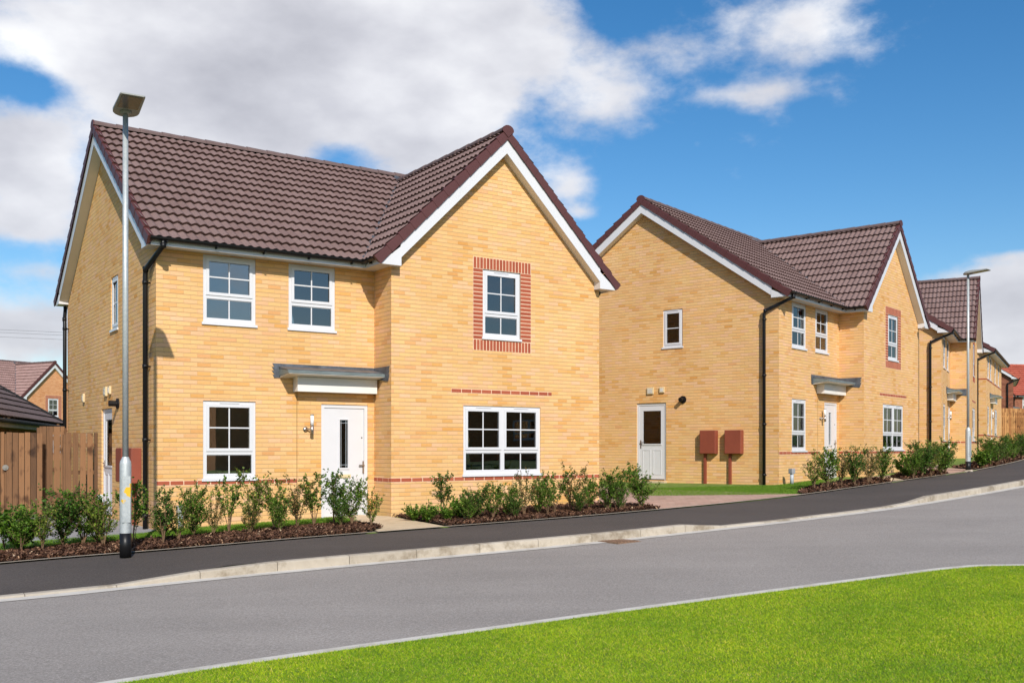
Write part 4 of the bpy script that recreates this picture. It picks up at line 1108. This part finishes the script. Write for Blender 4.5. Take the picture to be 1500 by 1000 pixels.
protos = {
 'a': [shrub_proto('a', 'leafd', 1, .62, 6, 850, .050, .36, 6), shrub_proto('a', 'leafg', 2, .74, 7, 950, .050, .34, 6), shrub_proto('a', 'leafg', 12, .60, 5, 700, .052, .38, 5)],
 'b': [shrub_proto('b', 'leafg', 3, .80, 9, 2300, .046, .16, 8), shrub_proto('b', 'leafd', 4, .84, 10, 2600, .046, .14, 9), shrub_proto('b', 'leafg', 14, .68, 7, 1700, .048, .22, 8)],
 'y': [shrub_proto('y', 'leafy', 5, .66, 7, 900, .046, .22, 6)],
 'r': [shrub_proto('r', 'leafr', 6, .66, 8, 900, .042, .24, 6)],
 'g': [shrub_proto('g', 'leafg', 8, 1.7, 14, 900, .16, .05, 3)]}
S1=[(-7.14,13.94,0.60,'a'),(-6.64,13.40,0.66,'b'),(-6.40,13.50,0.73,'y'),(-6.36,14.03,0.80,'b'),(-6.16,14.24,0.84,'b'),(-5.73,13.91,0.81,'y'),(-5.38,14.09,0.92,'a'),(-4.91,13.95,0.87,'a'),(-4.84,14.40,0.69,'y'),(-4.76,14.83,0.87,'b'),(-4.54,15.06,0.73,'r'),(-4.37,15.31,0.93,'a'),(-4.05,15.44,1.03,'y'),(-3.77,15.69,0.82,'a'),(-3.45,15.9,0.87,'r'),(-3.21,16.05,0.89,'a'),(-2.93,16.28,0.86,'a'),(-2.62,16.22,0.82,'b'),(-2.25,15.82,0.72,'y'),(-6.85,13.75,.5,'g'),(-5.95,14.2,.62,'b'),(-5.1,14.5,.55,'b'),(-4.0,15.1,.5,'r'),(-3.6,15.35,.58,'b'),(-2.75,15.95,.55,'b')]
S2=[(-1.20,17.04,0.77,'a'),(-1.68,16.90,0.23,'g'),(-1.39,16.59,0.27,'g'),(-1.09,16.64,0.23,'g'),(-0.86,16.95,0.35,'g'),(-0.58,16.76,0.58,'b'),(-0.32,16.82,0.65,'b'),(-0.06,17.01,0.56,'b'),(0.21,17.20,0.85,'r'),(0.48,17.40,0.72,'b'),(0.75,17.47,0.77,'a'),(1.05,17.81,0.91,'r'),(1.39,18.01,0.69,'b'),(1.73,17.92,0.74,'b'),(2.05,18.13,0.72,'a'),(2.37,18.34,0.78,'b'),(-.72,16.5,.42,'b'),(.05,16.85,.4,'b'),(.62,17.2,.5,'a'),(1.2,17.6,.45,'b'),(1.95,17.95,.5,'b')]
S3=[(6.75,22.16,0.92,'y'),(7.16,22.50,0.96,'b'),(7.59,22.85,0.91,'r'),(8.11,23.46,0.90,'b'),(8.57,23.84,0.89,'r'),(9.16,24.49,0.88,'b')]
S4=[(10.36,25.59,0.70,'b'),(10.79,26.10,0.90,'b'),(11.16,26.40,0.98,'y'),(11.67,26.95,0.96,'b'),(12.05,27.54,0.87,'b'),(11.59,28.05,0.85,'b'),(10.48,26.24,0.54,'g')]
S5=[(14.39,30.39,0.50,'g'),(14.99,31.10,0.94,'b'),(15.65,31.94,0.92,'b'),(16.62,33.36,0.91,'b'),(17.36,34.39,0.88,'b'),(18.39,35.72,0.92,'b'),(19.3,37.3,.95,'b'),(20.2,39,.95,'b')]
look = {'a': ('upright sparse shrub', 'leggy green shrub', 'open leafy shrub'), 'b': ('bushy dense shrub', 'thick green shrub', 'rounded green shrub'), 'y': ('yellow green leafy shrub',)*3, 'r': ('thin reddish brown tipped shrub',)*3, 'g': ('low spreading green plant',)*3}
ordn = ['first', 'second', 'third', 'fourth', 'fifth', 'sixth', 'seventh', 'eighth', 'ninth', 'tenth', 'eleventh', 'twelfth', 'thirteenth', 'fourteenth', 'fifteenth', 'sixteenth', 'seventeenth', 'eighteenth', 'nineteenth', 'twentieth', 'twenty first', 'twenty second', 'twenty third', 'twenty fourth', 'twenty fifth']
used = set(); rs = random.Random(5); cnt = 0
for S, where in ((S1, 'in bed left of slab path'), (S2, 'in bed before nearest gable'), (S3, 'by second house door'), (S4, 'by second house gable'), (S5, 'in far right bed')):
    S = sorted(S, key=lambda q: q[0]/q[1])
    for i, (x, y, hgt, kd) in enumerate(S):
        pr = protos[kd][cnt % len(protos[kd])]; cnt += 1
        if id(pr) in used: o = copy_tree(pr)
        else: o = pr; used.add(id(pr))
        o.location = (x, y, Hf(x, y)+.015); o.rotation_euler = (0, 0, rs.random()*6.28)
        if -5.3 < x < -4.4: hgt *= .9
        wsc = hgt*rs.uniform(.85, 1.15) if kd != 'g' else hgt
        o.scale = (wsc, wsc, hgt*(1.04 if kd != 'g' else 1.0)); tag(o, '%s, %s from left %s' % (look[kd][i % 3], ordn[i], where), 'shrub', 'garden shrubs')

# ------------------------------------------------------------------ trees behind the viewer, seen in the panes
def tree(loc, hgt, r, seed, label):
    rs = np.random.default_rng(seed); t = empty('tree', loc, 0, label, 'tree')
    m_ = MB(); m_.tube([(0, 0, -.3), (.05, 0, hgt*.35), (0, .1, hgt*.75)], [.18, .13, .05], 8)
    cl = []
    for k in range(26):
        a = rs.random()*6.28; z = hgt*(.4+.55*rs.random()); rr = r*rs.random()**.6*(1.1-.5*abs(z/hgt-.65)); c = np.array([math.cos(a)*rr, math.sin(a)*rr, z])
        m_.tube([(0, 0, z*.75), tuple(c)], [.04, .01], 5); cl.append(c+rs.normal(0, r*.2, (900, 3))*np.array([1, 1, .8]))
    m_.build('trunk', M['barktree'], t)
    cen = np.concatenate(cl); n = len(cen); d = rs.normal(0, 1, (n, 3)); d /= np.linalg.norm(d, axis=1)[:, None]; s = np.cross(d, rs.normal(0, 1, (n, 3))); s /= np.linalg.norm(s, axis=1)[:, None]
    V = np.stack([cen, cen+d*.08+s*.05, cen+d*.17, cen+d*.08-s*.05], 1).reshape(-1, 3)
    fast_mesh('crown', V, np.arange(n*4).reshape(-1, 4), 4, M['leafd'], t)
tree((30, 14, Hf(30, 14)-.1), 7.5, 2.3, 21, 'leafy tree across the side road mirrored in the second house windows')
tree((38, 26, Hf(38, 26)-.1), 8.5, 2.6, 22, 'taller leafy tree beyond the road mirrored in the second house windows')

# ------------------------------------------------------------------ sky, sun, camera
world = bpy.data.worlds.new('World'); sc.world = world; world.use_nodes = True
nt = world.node_tree; bg = nt.nodes['Background']
SUN_AZ, SUN_EL = R(284), R(35)
sky = N(nt, 'ShaderNodeTexSky'); sky.sky_type = 'NISHITA'; sky.sun_disc = False; sky.sun_elevation = SUN_EL
sky.sun_rotation = math.atan2(math.cos(SUN_AZ), math.sin(SUN_AZ)); sky.ozone_density = 2.2; sky.dust_density = .6; sky.air_density = 1.0; sky.altitude = 50
tc = N(nt, 'ShaderNodeTexCoord').outputs['Generated']
sp = N(nt, 'ShaderNodeSeparateXYZ'); nt.links.new(tc, sp.inputs[0])
az = math_(nt, 'ARCTAN2', sp.outputs[0], sp.outputs[1]); el = math_(nt, 'ARCSINE', sp.outputs[2])
wob = N(nt, 'ShaderNodeTexNoise'); wob.inputs['Scale'].default_value = 5.5; wob.inputs['Detail'].default_value = 9; wob.inputs['Roughness'].default_value = .60
mpn = N(nt, 'ShaderNodeMapping'); mpn.inputs['Scale'].default_value = (1, 1, 1.7); mpn.inputs['Location'].default_value = (3.1, .7, 2.2)
nt.links.new(tc, mpn.inputs[0]); nt.links.new(mpn.outputs[0], wob.inputs['Vector'])
wf = math_(nt, 'SUBTRACT', wob.outputs['Fac'], .5)
# cloud banks as soft ellipses in azimuth/elevation (radians)
def ae(px, py):
    a = math.atan((px-750)/1452); return a, math.atan((655.5-py)/1452*math.cos(a))
CL = [(300, 50, 360, 110, 1.0), (520, 110, 230, 115, .85), (160, 110, 150, 75, .6), (740, 70, 160, 90, .75), (620, 205, 110, 55, .7), (320, 190, 170, 60, .72), (30, 215, 100, 50, .85), (50, 290, 120, 50, .8), (20, 330, 80, 22, .45),
      (20, 480, 150, 62, 1.0), (60, 395, 45, 14, .42), (835, 270, 42, 32, .75), (852, 312, 24, 12, .5), (985, 75, 130, 50, .52), (1150, 45, 90, 48, .50), (900, 150, 95, 36, .5), (1105, 138, 75, 16, .6), (1020, 210, 12, 9, .35),
      (1440, 465, 110, 62, 1.15), (1560, 470, 150, 110, 1.25), (1480, 376, 45, 7, .35), (60, 130, 80, 26, -.8), (500, 225, 55, 24, -.6), (905, 15, 30, 30, -.5), (790, 150, 35, 40, -.3), (1010, 20, 60, 25, -.2)]
tot = None
for px, py, rx, ry, wgt in CL:
    a0, e0 = ae(px, py); ra, re = rx/1452*math.cos(a0)**1.5, ry/1452
    qa = math_(nt, 'DIVIDE', math_(nt, 'SUBTRACT', az, a0), ra); qe = math_(nt, 'DIVIDE', math_(nt, 'SUBTRACT', el, e0), re)
    r2 = math_(nt, 'ADD', math_(nt, 'MULTIPLY', qa, qa), math_(nt, 'MULTIPLY', qe, qe))
    gsn = math_(nt, 'MULTIPLY', math_(nt, 'EXPONENT', math_(nt, 'MULTIPLY', r2, -.9)), wgt)
    tot = gsn if tot is None else math_(nt, 'ADD', tot, gsn)
# broken cloud elsewhere, away from the view ahead
big = N(nt, 'ShaderNodeTexNoise'); big.inputs['Scale'].default_value = 2.2; big.inputs['Detail'].default_value = 3; nt.links.new(tc, big.inputs['Vector'])
behind = math_(nt, 'MULTIPLY', math_(nt, 'LESS_THAN', sp.outputs[1], .45), math_(nt, 'SUBTRACT', big.outputs['Fac'], .22))
tot = math_(nt, 'ADD', tot, math_(nt, 'MULTIPLY', behind, .95))
wsp = N(nt, 'ShaderNodeTexNoise'); wsp.inputs['Scale'].default_value = 17; wsp.inputs['Detail'].default_value = 7; wsp.inputs['Roughness'].default_value = .6; nt.links.new(mpn.outputs[0], wsp.inputs['Vector'])
field = math_(nt, 'ADD', math_(nt, 'ADD', tot, math_(nt, 'MULTIPLY', wf, 2.1)), math_(nt, 'MULTIPLY', math_(nt, 'SUBTRACT', wsp.outputs['Fac'], .5), .9))
mask = N(nt, 'ShaderNodeMapRange', interpolation_type='SMOOTHSTEP'); mask.inputs['From Min'].default_value = .24; mask.inputs['From Max'].default_value = 1.0; nt.links.new(field, mask.inputs[0])
n2 = N(nt, 'ShaderNodeTexNoise'); n2.inputs['Scale'].default_value = 6.5; n2.inputs['Detail'].default_value = 5; n2.inputs['Roughness'].default_value = .5
mp2 = N(nt, 'ShaderNodeMapping'); mp2.inputs['Scale'].default_value = (1, 1, 1.9); nt.links.new(tc, mp2.inputs[0]); nt.links.new(mp2.outputs[0], n2.inputs['Vector'])
shade = math_(nt, 'ADD', math_(nt, 'MULTIPLY', n2.outputs['Fac'], .9), math_(nt, 'MULTIPLY', math_(nt, 'SUBTRACT', field, .75), -.10))
K = 1.0
ccol = ramp(nt, shade, [(.20, (.44, .44, .48)), (.34, (.55, .55, .59)), (.48, (.69, .69, .72)), (.66, (.90, .90, .90))])
hs = N(nt, 'ShaderNodeHueSaturation'); hs.inputs['Saturation'].default_value = 1.36; hs.inputs['Value'].default_value = 1.0; nt.links.new(sky.outputs[0], hs.inputs['Color'])
SKYK = .105
skyc = N(nt, 'ShaderNodeVectorMath', operation='SCALE'); nt.links.new(hs.outputs[0], skyc.inputs[0]); skyc.inputs['Scale'].default_value = 1.0
cl_ = N(nt, 'ShaderNodeVectorMath', operation='SCALE'); nt.links.new(ccol, cl_.inputs[0]); cl_.inputs['Scale'].default_value = 1/SKYK
mfac = math_(nt, 'MULTIPLY', mask.outputs[0], .94)
nt.links.new(mix(nt, mfac, skyc.outputs[0], cl_.outputs[0]), bg.inputs['Color'])
bg.inputs['Strength'].default_value = SKYK
sun = bpy.data.lights.new('Sun', 'SUN'); sun.energy = 3.9; sun.angle = R(.5); sun.color = (1, .945, .86)
so = bpy.data.objects.new('Sun', sun); C.objects.link(so)
dv = Vector((math.cos(SUN_AZ)*math.cos(SUN_EL), math.sin(SUN_AZ)*math.cos(SUN_EL), math.sin(SUN_EL)))
so.rotation_euler = dv.to_track_quat('Z', 'Y').to_euler(); so.location = (0, -20, 30)

cam = bpy.data.cameras.new('Camera'); co = bpy.data.objects.new('Camera', cam); C.objects.link(co)
co.location = (0, 0, 0); co.rotation_euler = (R(90), 0, 0)
cam.sensor_width = 36; cam.lens = 1452/1500*36; cam.shift_y = (655.5-500)/1500; cam.clip_end = 3000; cam.clip_start = .05
sc.camera = co
sc.view_settings.view_transform = 'Standard'; sc.view_settings.look = 'None'; sc.view_settings.exposure = .33; sc.view_settings.gamma = 1
sc.cycles.use_denoising = True
sc.cycles.max_bounces = 6; sc.cycles.transparent_max_bounces = 12; sc.cycles.caustics_reflective = False; sc.cycles.caustics_refractive = False
